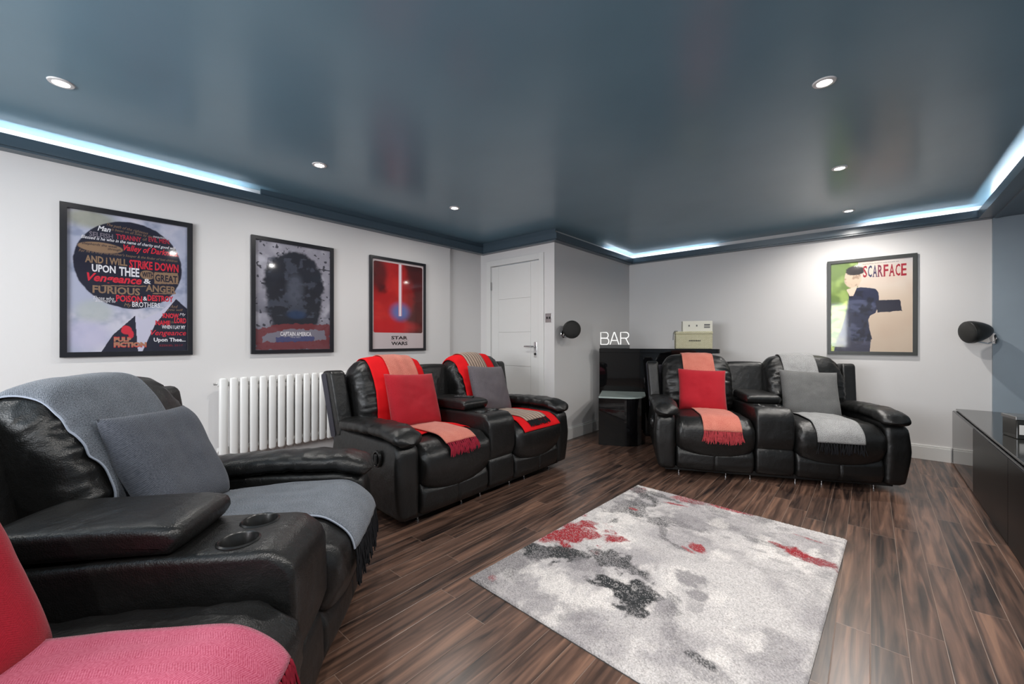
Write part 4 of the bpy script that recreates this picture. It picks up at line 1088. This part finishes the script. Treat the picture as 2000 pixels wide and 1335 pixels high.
def on_bar(x, y): 
    return (BL[0] + x * cos(BR_) - y * sin(BR_), BL[1] + x * sin(BR_) + y * cos(BR_), 1.0216)
sg = thing('bar_sign', 'white letter sign reading BAR on the left end of the black counter', 'sign', on_bar(.005, .06), BR_)
b = MB(); b.box(0, .345, -.035, .035, 0, .042); b.build('sign_base', M_SIGNB, sg, bevel=.003)
def strokes(name, lines):
    b = MB()
    for l in lines: b.tube([(x, 0, z) for x, z in l], .0060, 8)
    b.build(name, M_SIGN, sg, smooth=True)
def arc(cx, cz, rx, rz, a0, a1, n=10): return [(cx + rx * cos(a), cz + rz * sin(a)) for a in np.linspace(a0, a1, n)]
Z0, Z1, ZM = .046, .192, .123
strokes('letter', [[(.008, Z0), (.008, Z1), (.070, Z1)] + arc(.070, (Z1 + ZM) / 2, .026, (Z1 - ZM) / 2, pi / 2, -pi / 2) + [(.012, ZM)], [(.008, Z0), (.074, Z0)] + arc(.074, (Z0 + ZM) / 2, .030, (ZM - Z0) / 2, -pi / 2, pi / 2) + [(.012, ZM)]])
strokes('letter', [[(.118, Z0), (.160, Z1 - .012)] + arc(.168, Z1 - .010, .008, .010, pi * .9, pi * .1, 6) + [(.176, Z1 - .012), (.222, Z0)], [(.134, .095), (.206, .095)]])
strokes('letter', [[(.242, Z0), (.242, Z1), (.304, Z1)] + arc(.304, (Z1 + ZM) / 2, .030, (Z1 - ZM) / 2, pi / 2, -pi / 2) + [(.246, ZM)], [(.300, ZM), (.338, Z0)]])

bk = thing('wicker_basket', 'cream wicker basket on the right end of the black bar', 'basket', on_bar(.86, .025), BR_)
b = MB(); b.box(0, .385, 0, .17, 0, .168); b.build('basket_body', M_WICKER, bk, bevel=.008)
b = MB(); b.box(-.004, .389, -.004, .174, .166, .198); b.build('basket_lid', M_WICKER, bk, bevel=.008)
b = MB()
for i in range(7): b.box(.14 + i * .018, .152 + i * .018, -.004, 0, .088, .098)
b.build('handle_slot', M_BLACKM, bk)
b = MB(); b.tube([(.03, .10, .203), (-.006, .09, .203), (-.018, .085, .18), (-.022, .08, .10)], .004, 8); b.build('carry_cord', M_INK, bk, smooth=True)
wb = thing('cardboard_box', 'white cardboard box stacked on top of the wicker basket', 'box', on_bar(.935, .035)[:2] + (1.0216 + .1985,), BR_)
b = MB(); b.box(0, .31, 0, .14, 0, .118); b.build('carton', M_CARD, wb, bevel=.002)
b = MB()
for x0, x1, z0, z1 in ((.225, .285, .066, .082), (.225, .285, .038, .048), (.225, .285, .052, .060), (.06, .075, .055, .075), (.14, .155, .055, .075)): b.box(x0, x1, -.0012, 0, z0, z1)
b.build('printed_marks', M_INK, wb)

# ------------------------------------------------------------------ low media cabinet on the right
TY = YB - .022
tv = thing('media_cabinet', 'long low black gloss media cabinet with smoked glass top, along the right edge', 'media cabinet', (.56, TY, 0))
b = MB(); b.box(.006, .60, -3.0, 0, 0, .482); b.build('carcass', M_GLOSSB, tv, bevel=.002)
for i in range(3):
    b = MB(); b.box(0, .006, -.998 - i * 1.0, -.002 - i * 1.0, .012, .478); b.build('door_front', M_DARKREFL if i else M_GLOSSB, tv, bevel=.0015)  # farther doors dull black: a dark reflection in the gloss put into the material
b = MB(); b.box(.022, .60, -3.0, 0, .487, .500); b.build('glass_top', M_TVTOP, tv, bevel=.002)
b = MB(); b.box(.03, .59, -2.99, -.01, .482, .487); b.build('spacer', M_BLACKM, tv)
cb_ = thing('lidded_box', 'small dark lidded box with a white label on the media cabinet', 'box', (.69, 4.02, .5005), radians(12))
b = MB(); b.box(0, .16, 0, .16, 0, .118); b.build('box_body', M_SMOKE, cb_, bevel=.004)
b = MB(); b.box(-.005, .165, -.005, .165, .1185, .140); b.build('box_lid', M_STEEL, cb_, bevel=.003)
b = MB(); b.box(.012, .056, -.0012, 0, .028, .088); b.build('paper_label', M_LABEL, cb_)

bpy.context.view_layer.update()
